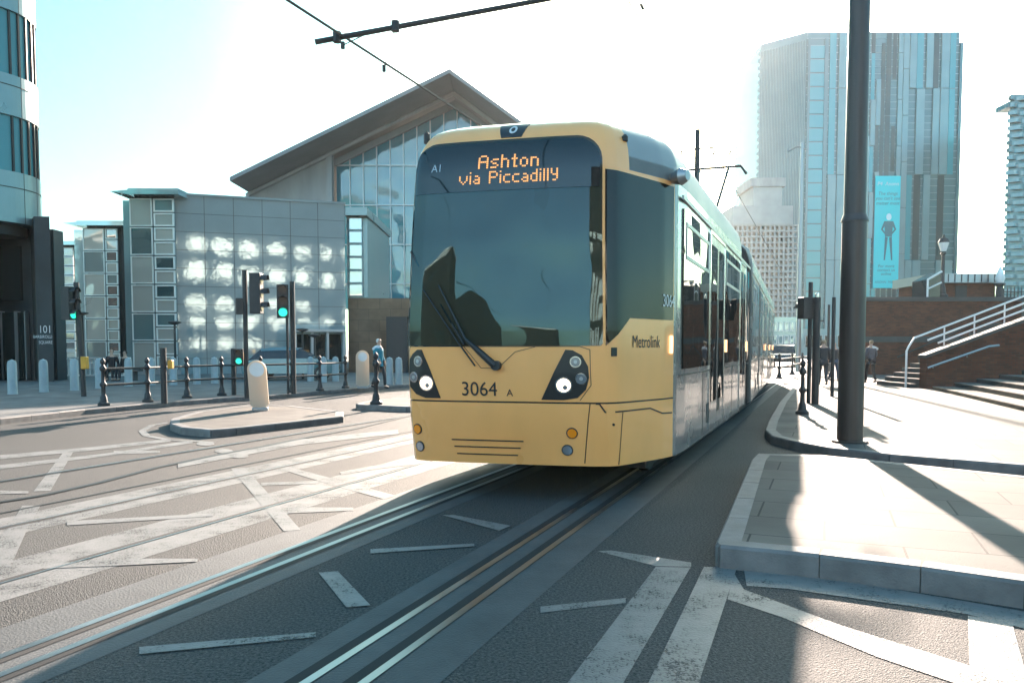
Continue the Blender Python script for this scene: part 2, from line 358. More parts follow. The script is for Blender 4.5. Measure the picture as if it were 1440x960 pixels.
# pavements
def pavement(name, pts, m, h=.125, kerbn=None, kw=.16):
    g = [(G(*p).x, G(*p).y) for p in pts[:kerbn]] if kerbn else [(G(*p).x, G(*p).y) for p in pts]
    rest = [] if not kerbn else pts[kerbn:]
    poly = g + list(rest)
    struct(MB().prism(poly, -.05, h - .004), name, m)
    # kerb stones: short lengths with open joints
    kb = MB(); closed = not kerbn
    a2 = sum(poly[i][0] * poly[(i + 1) % len(poly)][1] - poly[(i + 1) % len(poly)][0] * poly[i][1] for i in range(len(poly)))
    sgn = 1 if a2 > 0 else -1
    segs = list(zip(g, g[1:] + ([g[0]] if closed else [])))
    L = []
    for a, b in segs:
        a = Vector(a); b = Vector(b); l = (b - a).length; n = max(1, round(l / .9))
        for i in range(n): L.append((a + (b - a) * (i / n), a + (b - a) * ((i + 1) / n)))
    for a, b in L:
        d = (b - a).normalized(); nn = Vector((-d.y, d.x)) * sgn
        o = a - nn * .012 + d * .004; e = b - nn * .012 - d * .004; j = random.uniform(-.002, .002)
        kb.add([(o.x, o.y, -.04), (e.x, e.y, -.04), (e.x + nn.x * kw, e.y + nn.y * kw, -.04), (o.x + nn.x * kw, o.y + nn.y * kw, -.04),
                (o.x + nn.x * .015, o.y + nn.y * .015, h + j), (e.x + nn.x * .015, e.y + nn.y * .015, h + j), (e.x + nn.x * kw, e.y + nn.y * kw, h + j), (o.x + nn.x * kw, o.y + nn.y * kw, h + j),
                (o.x, o.y, h + j - .02), (e.x, e.y, h + j - .02)],
               [(0, 1, 9, 8), (8, 9, 5, 4), (4, 5, 6, 7), (1, 2, 6, 5, 9), (3, 0, 8, 4, 7), (2, 3, 7, 6), (3, 2, 1, 0)])
    struct(kb, name + '_kerb', M['kerb'])
pavement('pavement_left', [(-420, 640), (0, 597), (120, 583), (240, 571), (300, 566), (374, 561), (471, 553), (530, 548), (640, 541)], M['paving2'], kerbn=9) if False else None
gl = [(-420, 640), (0, 597), (120, 583), (240, 571.5), (300, 566.5), (374, 562), (471, 553), (530, 548), (600, 543)]
pavement('pavement_left', gl + [(2, 75), (-90, 75), (-90, 8)], M['paving2'], kerbn=len(gl))
gr = [(1760, 710), (1440, 669), (1251, 652), (1165, 642), (1116, 632), (1086, 624), (1077, 615), (1082, 600), (1097, 572), (1120, 543), (1142, 518), (1150, 505)]
pavement('pavement_right', gr + [(60, 130), (60, 4)], M['paving'], kerbn=len(gr))
pavement('traffic_island_right', [(1008, 795), (1012, 798), (1152, 813), (1294, 832), (1440, 855), (1760, 902), (1760, 735), (1440, 690), (1259, 669), (1152, 657), (1066, 655), (1058, 664)], M['paving'], h=.155)
pavement('traffic_island_left', [(240, 605), (256, 611), (297, 615), (332, 612), (482, 594), (482, 587), (410, 578), (352, 577), (276, 587), (241, 598)], M['paving'])
pavement('traffic_island_small', [(501, 574), (505, 576), (572, 579), (640, 578), (640, 563), (572, 565), (530, 568)], M['paving'])

# ------------------------------------------------------------------ haze-free sky, large buildings
def facade_windows(parent, fr, cols, rows, m_glass, m_frame, y=0, fw=.06, name='window'):
    for (a0, a1) in cols:
        for (z0, z1) in rows:
            f = MB()
            f.box(a0, a1, y - .05, y + .06, z0, z0 + fw, fr).box(a0, a1, y - .05, y + .06, z1 - fw, z1, fr)
            f.box(a0, a0 + fw, y - .045, y + .06, z0 + fw, z1 - fw, fr).box(a1 - fw, a1, y - .045, y + .06, z0 + fw, z1 - fw, fr)
            o = f.build(name, m_frame, parent)
            g = MB().box(a0 + fw, a1 - fw, y - .0, y + .02, z0 + fw, z1 - fw, fr); g.build('pane', random.choice(m_glass) if isinstance(m_glass, list) else m_glass, o)
# pale panelled building with bays
A = (GX(250, 40), 40); B = (GX(487, 42.6), 42.6)
gal = thing('office_building', (A[0], A[1], 0), 'long pale panelled building with stacked bay windows and thin flat canopies', 'building')
fr = frame(A[0], A[1], B[0] - A[0], B[1] - A[1]); W = math.hypot(B[0] - A[0], B[1] - A[1])
MB().box(0, W, .03, 16, 0, 9.15, fr).build('wall_core', M['darkstone'], gal); mb = MB()
nc, nr = 6, 10
for i in range(nc):
    for j in range(nr):
        mb.box(W * i / nc + .012, W * (i + 1) / nc - .012, -.02, .028, 9.2 * j / nr + .009, 9.2 * (j + 1) / nr - .009, fr)
mb.build('wall', M['clad'], gal)
MB().box(-.1, W + .05, -.1, 16.1, 9.16, 9.28, fr).build('parapet', M['clad'], gal)
en = MB()
for px in (412, 436, 458, 482):
    a = (px - 250) / 237 * W; en.box(a - .06, a + .06, -.9, -.78, 0, 2.3, fr)
en.box((410 - 250) / 237 * W, (484 - 250) / 237 * W, -1.0, -.02, 2.31, 2.45, fr)
eo = en.build('entrance_porch', M['galv'], gal)
for a, b in ((414, 434), (438, 456), (460, 480)):
    MB().box((a - 250) / 237 * W, (b - 250) / 237 * W, -.05, -.01, .1, 2.2, fr).build('entrance_glass', M['darkglass'], eo)
def bay(px0, pxm, px1, pxw, Y, canopy, ztop, floor=1.43):
    x0, xm, x1, xw = [GX(p, Y) for p in (px0, pxm, px1, pxw)]
    f = lambda v: Vector((v[0], v[1] + Y, v[2]))
    MB().box(xw, x0 - .02, .12, 8, 0, ztop - .35, f).build('wall', M['clad'], gal)
    MB().box(x0 - .01, x1, .5, 8, 0, ztop - .05, f).build('bay_core', M['darkstone'], gal)
    n = int((ztop - .3) / floor)
    zt = ztop - .25
    rl = [(zt - floor * (i + 1) + .03, zt - floor * i - .03) for i in range(n)]
    rr = [(zt - floor * .5 * (i + 1) + .03, zt - floor * .5 * i - .03) for i in range(2 * n)]
    facade_windows(gal, f, [(x0, xm - .03)], rl, [M['bay2'], M['bayglass'], M['bay1'], M['bayglass']], M['white'], .0, .05)
    facade_windows(gal, f, [(xm + .03, x1 - .04)], rr, [M['bayglass'], M['bay1'], M['bay2'], M['bayglass']], M['white'], .05, .07)
    MB().box(x0, x1, -.02, .5, 0, zt - floor * n, f).build('plinth', M['concrete'], gal)
    c0, c1 = GX(canopy[0], Y), GX(canopy[1], Y)
    MB().box(c0 + .9, c1, -.55, 6, ztop - .17, ztop + .12, f).build('canopy', M['clad'], gal)
    MB().add([f(v) for v in [(c0, -.5, ztop - .02), (c0, 4, ztop - .02), (c0 + .9, -.5, ztop - .17), (c0 + .9, 4, ztop - .17), (c0 + .9, -.5, ztop + .06), (c0 + .9, 4, ztop + .06)]],
             [(0, 2, 4), (1, 5, 3), (0, 1, 3, 2), (0, 4, 5, 1), (2, 3, 5, 4)]).build('canopy_tip', M['clad'], gal)
bay(188, 220, 250, 177, 39.6, (168, 262), 9.2)
bay(122, 152, 170, 108, 50, (100, 188), 9.3)
bay(70, 92, 108, 60, 60, (40, 116), 9.4)
# right end of that building: glazed corner above a brown stone wall
x0 = GX(488, 43); x1 = GX(517, 43)
f43 = lambda v: Vector((v[0], v[1] + 43, v[2]))
cor = thing('glass_corner_building', ((x0 + x1) / 2, 43, 0), 'narrow teal glazed block above a brown stone wall, left of the tram', 'building')
MB().box(x0 + .02, x1, .3, 8, 4.22, 8.6, f43).build('wall', M['teal_panel'], cor)
facade_windows(cor, f43, [(x0 + .04, x1 - .25)], [(4.3 + .72 * i, 4.98 + .72 * i) for i in range(6)], M['bglass'], M['teal_panel'], .2, .05)
MB().box(x0, x1 + .1, -.3, 8, 8.62, 9.05, f43).build('canopy', M['teal_panel'], cor)
MB().box(x0 + .02, GX(640, 43), .35, 7, 0, 4.2, f43).build('stone_wall', M['brown'], cor)
MB().box(GX(546, 43), GX(575, 43), -.6, .3, 0, 3.15, f43).build('dark_door_block', M['matt'], cor)
# big gabled hall far behind
hall = thing('concert_hall', (-13, 79.3, 0), 'large hall with grey gabled roof and glass gable wall behind the pale building', 'building')
def hz(px, py, Y): return P(px, py, Y)
edge = [hz(323, 249, 74), hz(632, 97, 74), hz(735, 172, 74), hz(850, 258, 74)]
rb = MB(); n = len(edge)
v = [Vector((e.x, y, e.z - dz)) for y in (74, 120) for dz in (0, .38) for e in edge]
fs = []
for i in range(n - 1):
    fs += [(i, i + 1, 2 * n + i + 1, 2 * n + i), (n + i, 3 * n + i, 3 * n + i + 1, n + i + 1), (i, n + i, n + i + 1, i + 1), (2 * n + i, 2 * n + i + 1, 3 * n + i + 1, 3 * n + i)]
fs += [(0, 2 * n, 3 * n, n), (n - 1, 2 * n - 1, 4 * n - 1, 3 * n - 1)]
rb.add(v, fs); rb.build('roof', M['roofm'], hall)
e2 = [Vector((e.x, 79.3, e.z - .4)) for e in edge]
def wallpoly(xs, zb, y0, y1, drop=0):
    def top(x):
        for a, b in zip(e2, e2[1:]):
            if a.x <= x <= b.x: return a.z + (b.z - a.z) * (x - a.x) / (b.x - a.x) - drop
        return e2[0].z
    pts = [(xs[0], zb)] + [(x, top(x)) for x in sorted(xs + [p.x for p in e2 if xs[0] < p.x < xs[1]])] + [(xs[1], zb)]
    k = len(pts)
    return MB().add([(x, y0, z) for x, z in pts] + [(x, y1, z) for x, z in pts], [tuple(range(k)), tuple(range(2 * k - 1, k - 1, -1))] + [(i, (i + 1) % k, k + (i + 1) % k, k + i) for i in range(k)])
wl = hz(345, 262, 79.3).x; gx = hz(466, 200, 79.3).x
wallpoly([wl, gx], 0, 79.3, 80.3, .1).build('gable_wall', M['concrete'], hall)
MB().box(gx - .5, gx + .1, 78.9, 79.3, 5, hz(466, 204, 79.3).z).build('pier', M['concrete'], hall)
wallpoly([gx + .1, edge[-1].x - 1], 5.5, 81, 82, .5).build('glass_wall', M['hallglass'], hall)
MB().box(gx, 10, 87, 88, 0, 22).build('inner_wall', M['clad'], hall)
# trim along the slope and mullions
tr = MB()
for a, b in zip(e2, e2[1:]):
    tr.tube([(a.x, 79.0, a.z - .25), (b.x, 79.0, b.z - .25)], .22, 6)
tr.build('eaves_beam', M['concrete'], hall)
dk = MB()
for a, b in zip(e2, e2[1:]):
    if b.x > gx:
        ax = max(a.x, gx); az = a.z + (b.z - a.z) * (ax - a.x) / (b.x - a.x)
        dk.add([(ax, 80.6, az - .4), (b.x, 80.6, b.z - .4), (b.x, 80.6, b.z - 1.1), (ax, 80.6, az - 1.1), (ax, 81.0 - .02, az - .4), (b.x, 81.0 - .02, b.z - .4), (b.x, 81.0 - .02, b.z - 1.1), (ax, 81.0 - .02, az - 1.1)],
               [(0, 1, 2, 3), (4, 7, 6, 5), (0, 3, 7, 4), (1, 5, 6, 2), (2, 6, 7, 3), (0, 4, 5, 1)])
dk.build('glazing_head', M['roofm'], hall)
def topz(x):
    for a, b in zip(e2, e2[1:]):
        if a.x <= x <= b.x: return a.z + (b.z - a.z) * (x - a.x) / (b.x - a.x)
    return e2[0].z
x = gx + 1.5
while x < 7:
    MB().box(x - .05, x + .05, 80.75, 80.99, 5.5, topz(x) - .9).build('mullion', M['galv'], hall); x += 1.37
for z in (8, 12, 16, 20):
    MB().box(gx + .2, 7, 80.8, 80.98, z, z + .12).build('transom', M['galv'], hall)
for px in (520, 566, 612):
    xx = P(px, 200, 83).x; MB().tube([(xx, 83.5, 0), (xx, 83.5, topz(xx) - 1.5)], .55, 14).build('inner_column', M['white'], hall, smooth=True)
for z, y0 in ((12.4, 81.6), (16.8, 83)):
    MB().box(gx + 2, 7, y0 + .9, 86.8, z - .3, z).build('balcony_floor', M['white'], hall)

# round dark-fronted office at the left edge
tw = thing('round_office_tower', (-22, 31, 0), 'curved teal office tower on dark stone columns, 101 lettered on its column', 'building')
EC = Vector((-19.4, 30.6)); HD = Vector((.5, .866)); NR = Vector((.866, -.5)); RC = 2.0; CC = EC - NR * RC
def face_line(d, step=.9):
    """plan of the facade offset outward by d: (point, normal) pairs"""
    out = [(EC - HD * t + NR * d, NR) for t in [i * step for i in range(15, 0, -1)]]
    for i in range(17):
        a = R(120 - 90 * i / 16); nn = Vector((math.sin(a), math.cos(a))); out.append((CC + nn * (RC + d), nn))
    n2 = Vector((.5, .866)); h2 = Vector((-.866, .5)); e2_ = CC + n2 * RC
    return out + [(e2_ + h2 * t + n2 * d, n2) for t in [i * step for i in range(1, 14)]]
def ringseg(mb, d0, d1, z0, z1):
    A_, B_ = face_line(d0), face_line(d1); n = len(A_)
    vs = [(p.x, p.y, z) for z in (z0, z1) for L_ in (A_, B_) for p, _ in L_]
    for i in range(n - 1):
        a, b, c, d = i, n + i, 2 * n + i, 3 * n + i
        mb.add([vs[q] for q in (a, a + 1, b + 1, b, c, c + 1, d + 1, d)], [(3, 2, 1, 0), (4, 5, 6, 7), (3, 2, 6, 7), (0, 4, 5, 1)] + ([(0, 3, 7, 4)] if i == 0 else []) + ([(1, 5, 6, 2)] if i == n - 2 else []))
    return mb
z = 6.3
lv = [(6.3, 8.3, 'spandrel_band'), (8.3, 10.4, 'window_band'), (10.4, 12.0, 'spandrel_band'), (12.0, 14.4, 'window_band'), (14.4, 16.2, 'spandrel_band'), (16.2, 19, 'window_band'), (19, 21, 'spandrel_band'), (21, 23.4, 'window_band'), (23.4, 25.5, 'spandrel_band')]
for z0, z1, nm in lv:
    if nm == 'spandrel_band':
        o = ringseg(MB(), -1.2, 0, z0 + .02, z1 - .02).build(nm, M['teal_panel'], tw, smooth=True)
        ringseg(MB(), -.3, .02, (z0 + z1) / 2 + .35, (z0 + z1) / 2 + .38).build('joint', M['matt'], o)
    else:
        o = ringseg(MB(), -1.0, -.1, z0 - .02, z1 + .02).build(nm, M['towerglass'], tw, smooth=True)
    for i, (p, nn) in enumerate(face_line(-.12)):
        if i % (2 if 14 < i < 32 else 1) == 0:
            fr5 = frame(p.x, p.y, -nn.y, nn.x)
            if nm == 'window_band': MB().box(-.035, .035, -.10, .05, z0, z1, fr5).build('mullion', M['matt'], o)
            elif i % 4 == 2: MB().box(-.012, .012, -.125, .05, z0 + .02, z1 - .02, fr5).build('panel_joint', M['matt'], o)
bo_ = face_line(-.5); MB().prism([(p.x, p.y) for p, _ in bo_] + [(-34, 30), (-34, 24)], 5.9, 6.28).build('soffit', M['matt'], tw)
c0, c1 = GX(54, 31), GX(76, 31)
MB().prism([(c0, 31), (c1, 31), (c1 * 33.6 / 31, 33.6), (c0 * 1.1, 33.6)], 0, 6.6).build('corner_column', M['column'], tw)
MB().box(-34, GX(-30, 30), 29.6, 31, 0, 6.6).build('side_column', M['column'], tw)
lob = MB().box(GX(-30, 31.5), c0, 32.3, 33, 0, 6.3).build('lobby_wall', M['column'], tw)
for a, b in ((4, 22), (26, 36)):
    d = MB().box(GX(a, 32), GX(b, 32), 32.05, 32.25, .15, 2.9).build('entrance_door', M['darkglass'], tw)
    MB().box(GX(a, 32) - .05, GX(a, 32), 32.0, 32.25, .15, 2.95).box(GX(b, 32), GX(b, 32) + .05, 32.0, 32.25, .15, 2.95).build('door_frame', M['galv'], d)
MB().box(GX(0, 32), GX(30, 32), 32.1, 32.28, 3.4, 5.6).build('upper_glazing', M['darkglass'], tw)
for body, size, zz_, xx in (('101', .42, 2.05, 75), ('BARBIROLLI', .17, 1.84, 75.2), ('SQUARE', .17, 1.62, 75.2)):
    vs, fs = text2d(body, size, 'RIGHT', .85)
    MB().add([(GX(xx, 31) + x, 30.985, zz_ + y) for x, y in vs], fs).build('sign_lettering', M['wink'], tw)

# towers far right
YT = 300; k = YT / 1100
tower = thing('glass_tower', (GX(1235, YT), YT, 0), 'tall pale blue glass tower with staggered vertical strips, behind the brick wall', 'tower')
xL, xC, xC2, xR = GX(1076, YT), GX(1126, YT), GX(1156, YT), GX(1336, YT)
zt = EYE + 438 * k
tp = [(xC, YT), (xR, YT), (xR, YT + 35), (xL, YT + 45), (xL, YT + 12)]
MB().prism(tp, 0, zt - 1).build('core', M['tower'], tower)
MB().add([(xL, YT + 12, zt - 6), (xC, YT, zt - 1), (xC, YT, zt - .98), (xL, YT + 12, zt - 2), (xL, YT + 30, zt - 2), (xC2, YT + 25, zt - 1), (xC2, YT + 10, zt + 2)], [(0, 1, 6, 3), (3, 6, 5, 4)]).build('crown', M['tower_l'], tower)
fl = MB()
for i in range(46):
    zf = 3 + i * 2.6
    if zf < zt - 3: fl.box(xC, xR, YT - .1, YT, zf, zf + .22)
fl.build('floor_lines', M['tower_l'], tower)
mods = [3, 20.2, 37.4, 54.8, 72.2, 89.6, 107, zt - 1.2]
sx = (xR - xC2)
cnt = 0; x = xC2 + .4; ci = 0; off_ = 0
while x < xR - 1.2:
    u = (x - xC2) / sx; wd = min((random.choice((1.9, 2.4, 2.9)) if .2 < u < .6 else random.choice((2.8, 3.4, 4.2))), xR - .4 - x)
    off_ = (0, 4.2, 8.4, 12.6)[(ci * 3 // 2) % 4] if .25 < u < .62 else random.choice((0, 0, 0, 8.6)); z0 = 3
    while z0 < zt - 4 and cnt < 98:
        z1 = min(z0 + ((17.2 if z0 > 3 else 17.2 - off_ * .9) if .2 < u < .6 else 32), zt - 1.2); dep = 1 - z0 / zt
        dark = abs(u - (.36 + .16 * dep)) < .085 + .03 * math.sin(ci)
        rr_ = random.random()
        key = ('tower_d' if rr_ < .8 else 'tower_l' if rr_ < .9 else None) if dark else ('tower_c' if rr_ < .16 else 'tower_d' if rr_ < .24 else 'tower_l' if rr_ < .86 else None)
        if key:
            MB().box(x, x + wd * (.9 if key == 'tower_l' else .7), YT - (.7 if key == 'tower_l' else .3), YT - .12, z0 + .12, z1 - .12).build('pale_fin_panel' if key == 'tower_l' else 'glazing_strip', M[key], tower); cnt += 1
        z0 = z1
    x += wd; ci += 1
fl = MB()
for i in range(22): fl.box(xC + .4, xC2 - .4, YT - .35, YT - .12, 3 + i * 5.1, 7.6 + i * 5.1)
fl.build('corner_glazing', M['tower_c'], tower)
for qa, qb in ((xC2 - 1.6, xC2 - .2), (xC + .3, xC + 1.2)):
    MB().box(qa, qb, YT - .6, YT - .36, 3.1, 7.2 + 21.6 * 5.1).build('corner_frame', M['tower'], tower)
# left face ribs
fl = MB(); dl = math.hypot(xC - xL, 12); frl = frame(xL, YT + 12, xC - xL, -12)
for i in range(30):
    a = dl * i / 30; fl.box(a, a + dl / 60, -.35, 0, 2, zt - 4, frl)
fl.build('side_fins', M['tower_l'], tower)
fl = MB()
for i in range(42): fl.box(-.9, -.1, -.2, .6, 3 + i * 2.75, 4.4 + i * 2.75, frl)
fl.build('edge_lattice', M['tower_l'], tower)
MB().box(xR + .02, xR + 1.1, YT - .8, YT + 30, 2, zt - 5).build('end_fin', M['tower'], tower)
# banner
bx0, bx1 = GX(1224, YT - 1), GX(1259, YT - 1); bz1, bz0 = EYE + 238 * k, EYE + 84 * k
ban = MB().box(bx0, bx1, YT - 1.5, YT - 1.2, bz0, bz1).build('banner', M['banner'], None)
tag(ban, 'long cyan advertising banner hung on the face of the glass tower', 'banner')
def btext(body, size, xc, z, m):
    vs, fs = text2d(body, size, 'CENTER'); o = MB().add([(xc + x + y * .15, YT - 1.55, z + y) for x, y in vs], fs).build('banner_lettering', M[m], ban)
xm = (bx0 + bx1) / 2; H_ = bz1 - bz0
btext('P4  Axonn', 1.9, xm, bz0 + H_ * .915, 'bannerwhite')
for i, t in enumerate(('The things', "you can't see", 'matter most')): btext(t, 1.75, xm, bz0 + H_ * (.83 - .043 * i), 'bannertext')
for i, t in enumerate(('For more', 'contact us', 'online')): btext(t, 1.6, xm, bz0 + H_ * (.185 - .035 * i), 'bannertext')
btext('AXONN  MEDIA', 1.15, xm, bz0 + H_ * .045, 'bannertext')
fg = MB()
def blob(pts, y=-1.56): fg.add([(xm + .6 + a, YT + y, bz0 + H_ * .25 + b) for a, b in pts], [tuple(range(len(pts)))])
blob([(-1.6, 0), (-1.1, 0), (-.2, 8.5), (-1.3, 8.8)]); blob([(1.2, 0), (1.7, 0), (1.3, 8.8), (.2, 8.5)])
blob([(-1.3, 8.8), (1.3, 8.8), (1.7, 14.6), (-1.7, 14.6)], -1.57); blob([(-1.7, 14.6), (-2.9, 11.5), (-1.3, 9.6), (-1.25, 10.4), (-2.2, 11.6), (-1.3, 13)]); blob([(1.7, 14.6), (2.9, 11.5), (1.3, 9.6), (1.25, 10.4), (2.2, 11.6), (1.3, 13)])
fg.build('printed_figure', M['bannertext'], ban)
fh = MB().add([(xm + .6 + 1.0 * math.cos(t), YT - 1.57, bz0 + H_ * .25 + 16.2 + 1.3 * math.sin(t)) for t in [i * math.pi / 8 for i in range(16)]], [tuple(range(16))]); fh.build('printed_head', M['bannerwhite'], ban)
# building under construction
YC = 268; kc = YC / 1100
con = thing('construction_tower', (GX(1080, YC), YC, 0), 'pale concrete tower frame under construction with open floor slabs, in front of the glass tower', 'building')
a0, a1, a2, a3 = GX(1029, YC), GX(1058, YC), GX(1098, YC), GX(1119, YC)
slabs = MB()
for i in range(24):
    zf = 2 + i * 1.95
    if zf < EYE + 172 * kc: slabs.box(a0, a3, YC, YC + 22, zf, zf + .5)
slabs.build('floor_slabs', M['precast'], con)
for i in range(15):
    xx = a0 + (a3 - a0) * i / 14
    MB().box(xx - .3, xx + .3, YC + .3, YC + 1, 0, EYE + 172 * kc).build('column', M['precast'], con)
MB().box(a1 + 2, a2 + 3, YC + 8, YC + 20, 0, EYE + 172 * kc).build('core_wall', M['precast'], con)
MB().box(a0 - .5, a3 - 2, YC - .3, YC + 20, EYE + 172 * kc + .02, EYE + 198 * kc).build('shuttering', M['precast'], con)
MB().box(a1, a2, YC + 2, YC + 18, EYE + 198 * kc + .02, EYE + 226 * kc).build('core', M['precast'], con)
MB().box(a1 - 1, a2 + 1, YC + 1.5, YC + 18.5, EYE + 226 * kc + .02, EYE + 238 * kc).build('core_platform', M['concrete'], con)
# far right tower
YR = 260; kr = YR / 1100
rt = thing('wavy_glass_tower', (GX(1460, YR), YR, 0), 'blue glass tower with rippled balconies cut off by the right edge of the photo', 'tower')
MB().prism([(GX(1408, YR), YR), (GX(1520, YR), YR), (GX(1520, YR) * 1.1, YR + 25), (GX(1408, YR) * 1.1, YR + 25)], 0, EYE + 350 * kr).build('core', M['tower'], rt)
for i in range(34):
    zf = 3 + i * 2.4
    if zf > EYE + 345 * kr: break
    wv = MB(); nj = 60; pts = []
    for j in range(nj + 1):
        a = GX(1405, YR) + j * .46; pts.append((a, YR - .9 + .75 * math.sin(j * .55 + i * .9)))
    wv.prism(pts + [(pts[-1][0], YR - .02), (pts[0][0], YR - .02)], zf, zf + 1.25).build('balcony_band', M['tower_l'], rt)
MB().box(GX(1440, YR), GX(1520, YR), YR + 3, YR + 20, EYE + 350 * kr, EYE + 357 * kr).build('roof_plant', M['tower_c'], rt)
# low blocks at the end of the street
lb = thing('low_glass_office', (GX(1105, 130), 130, 0), 'low pale office with teal windows at the far end of the street beside the tram', 'building')
f130 = lambda v: Vector((v[0], v[1] + 130, v[2]))
MB().box(GX(1060, 130), GX(1128, 130), .1, 12, 0, 6.6, f130).build('wall', M['clad'], lb)
facade_windows(lb, f130, [(GX(1086 + 8 * i, 130), GX(1092 + 8 * i, 130)) for i in range(5)], [(2.2, 3.6), (4.3, 5.8)], M['bglass'], M['white'], 0, .1)
lb2 = thing('street_end_block', (GX(1160, 150), 150, 0), 'dark grey block low at the street end behind the signal poles', 'building')
f150 = lambda v: Vector((v[0], v[1] + 150, v[2]))
MB().box(GX(1128, 150), GX(1215, 150), .1, 12, 0, 5.2, f150).build('wall', M['teal_panel'], lb2)
facade_windows(lb2, f150, [(GX(1131 + 9 * i, 150), GX(1138 + 9 * i, 150)) for i in range(8)], [(1.6, 4.0)], M['darkglass'], M['galv'], 0, .12)

# brick retaining wall, terrace, steps
YW = 39.5
bw = thing('brick_retaining_wall', (20, YW, 0), 'long dark red brick retaining wall with a stone band, behind the walkers', 'wall')
xw0, xw1 = GX(1200, YW), GX(1434, YW)
def zat(py, Y): return EYE + (490 - py) * Y / 1100
MB().box(xw0, xw1, YW, YW + .5, 0, zat(424, YW)).build('brickwork', M['brick'], bw)
MB().box(xw0 - .05, xw1 + .1, YW - .1, YW + .6, zat(424, YW) + .002, zat(418, YW)).build('coping', M['darkstone'], bw)
MB().box(xw0, xw1, YW - .06, YW - .002, zat(481, YW), zat(473, YW)).build('stone_band', M['darkstone'], bw)
ter = MB().prism([(xw0 + .3, YW + .62), (70, YW + .62), (110, 75), (xw0 * 75 / 39.5 + .5, 75)], 0, zat(421, YW)); struct(ter, 'terrace_ground', M['paving'])
yh = 44
hut = thing('brick_kiosk', (GX(1345, yh), yh, zat(421, YW)), 'low brick kiosk with a grey metal roof band on the terrace above the wall', 'kiosk')
zb = zat(421, YW)
MB().box(GX(1310, yh), GX(1396, yh), yh, yh + 4, zb, zat(399, yh)).build('wall', M['brick'], hut)
MB().box(GX(1304, yh), GX(1398, yh), yh - .35, yh + 4.3, zat(399, yh) + .01, zat(386, yh)).build('roof', M['galv'], hut)
MB().box(GX(1340, yh), GX(1356, yh), yh - .04, yh + .1, zb, zat(402, yh)).build('door', M['matt'], hut)
for q in range(10):
    MB().box(GX(1306 + 9.2 * q, yh), GX(1307 + 9.2 * q, yh), yh - .39, yh - .36, zat(398, yh), zat(387, yh)).build('roof_rib', M['polegrey'], hut)
gs = thing('glass_stair_hood', (GX(1300, 42), 42, zb), 'small sloping glazed stair hood with a pale frame left of the brick kiosk', 'stair hood')
a, b = GX(1293, 42), GX(1312, 42)
MB().add([(a, 41.5, zb), (b, 41.5, zb), (b, 41.5, zat(385, 42)), (a, 41.5, zat(395, 42)), (a, 43, zb), (b, 43, zb), (b, 43, zat(385, 42)), (a, 43, zat(395, 42))],
         [(0, 1, 2, 3), (4, 7, 6, 5), (0, 3, 7, 4), (1, 5, 6, 2), (2, 6, 7, 3)]).build('glazing', M['darkglass'], gs)
MB().tube([(a, 41.4, zat(395, 42)), (b, 41.4, zat(384, 42))], .06, 6).tube([(a, 41.4, zb), (a, 41.4, zat(395, 42))], .05, 6).tube([(a, 41.4, zat(408, 42)), (b, 41.4, zat(399, 42))], .05, 6).build('frame', M['white'], gs)
# flank wall of the stairs
fwl = thing('stair_flank_wall', (13.6, 25.6, .12), 'dark brick wall sloping up beside the stairs, with a wall-mounted handrail', 'wall')
xa, xb = 13.55, 24
zs = lambda x: 1.12 + (x - xa) * .385
def flank(x, top): return zs(x) + top
MB().add([(xa, 25.6, .1), (xb, 24.6, .1), (xb, 24.6, zs(xb)), (xa, 25.6, zs(xa)), (xa, 26.0, .1), (xb, 25.0, .1), (xb, 25.0, zs(xb)), (xa, 26.0, zs(xa))],
         [(0, 1, 2, 3), (4, 7, 6, 5), (0, 3, 7, 4), (1, 5, 6, 2), (2, 6, 7, 3)]).build('brickwork', M['brick'], fwl)
MB().add([(xa - .05, 25.55, zs(xa)), (xb, 24.55, zs(xb)), (xb, 24.55, zs(xb) + .1), (xa - .05, 25.55, zs(xa) + .1), (xa - .05, 26.05, zs(xa)), (xb, 25.05, zs(xb)), (xb, 25.05, zs(xb) + .1), (xa - .05, 26.05, zs(xa) + .1)],
         [(0, 1, 2, 3), (4, 7, 6, 5), (0, 3, 7, 4), (1, 5, 6, 2), (2, 6, 7, 3)]).build('coping', M['darkstone'], fwl)
MB().tube([P(1305, 517, 25.3), P(1391, 487, 25.0), P(1405, 485.5, 25.0)], .035, 8).tube([P(1312, 514, 25.3), P(1312, 518, 25.7)], .02).tube([P(1360, 498, 25.1), P(1360, 503, 25.6)], .02).build('handrail', M['galv'], fwl, smooth=True)
rl = thing('stair_railing', (13.3, 26.4, .12), 'white painted three-bar railing climbing the stairs above the flank wall', 'railing')
def up(x): return 1.55 + (x - 13.4) * .385
for j, dz in enumerate((0, .23, .46)):
    x0_ = (14.3, 13.95, 13.6)[j]
    pts = [(x0_, 26.3, up(x0_) + dz - .28), (24, 26.3, up(24) + dz - .28)]
    if j == 2: pts = [(13.25, 26.3, .12), (13.25, 26.3, 1.35), (13.32, 26.3, 1.5), (13.5, 26.3, up(13.5) + dz - .26)] + pts[1:]
    MB().tube(pts, .035, 8).build('rail', M['white'], rl, smooth=True)
x = 14.5
while x < 22:
    MB().tube([(x, 26.3, up(x) - .75), (x, 26.3, up(x) + .16)], .025, 6).build('post', M['white'], rl); x += 1.0
hp = MB().tube([(13.75, 26.2, .12), (13.75, 26.2, 1.0), (13.8, 26.2, 1.12), (13.95, 26.2, 1.2)], .03, 8).build('stair_handrail', M['white'], None, smooth=True)
tag(hp, 'short white hooped handrail at the foot of the stairs', 'handrail')
MB().tube([P(1262, 502, 38.9), P(1427, 431, 38.9)], .04, 6).build('wall_handrail', M['matt'], bw)
sb = MB()
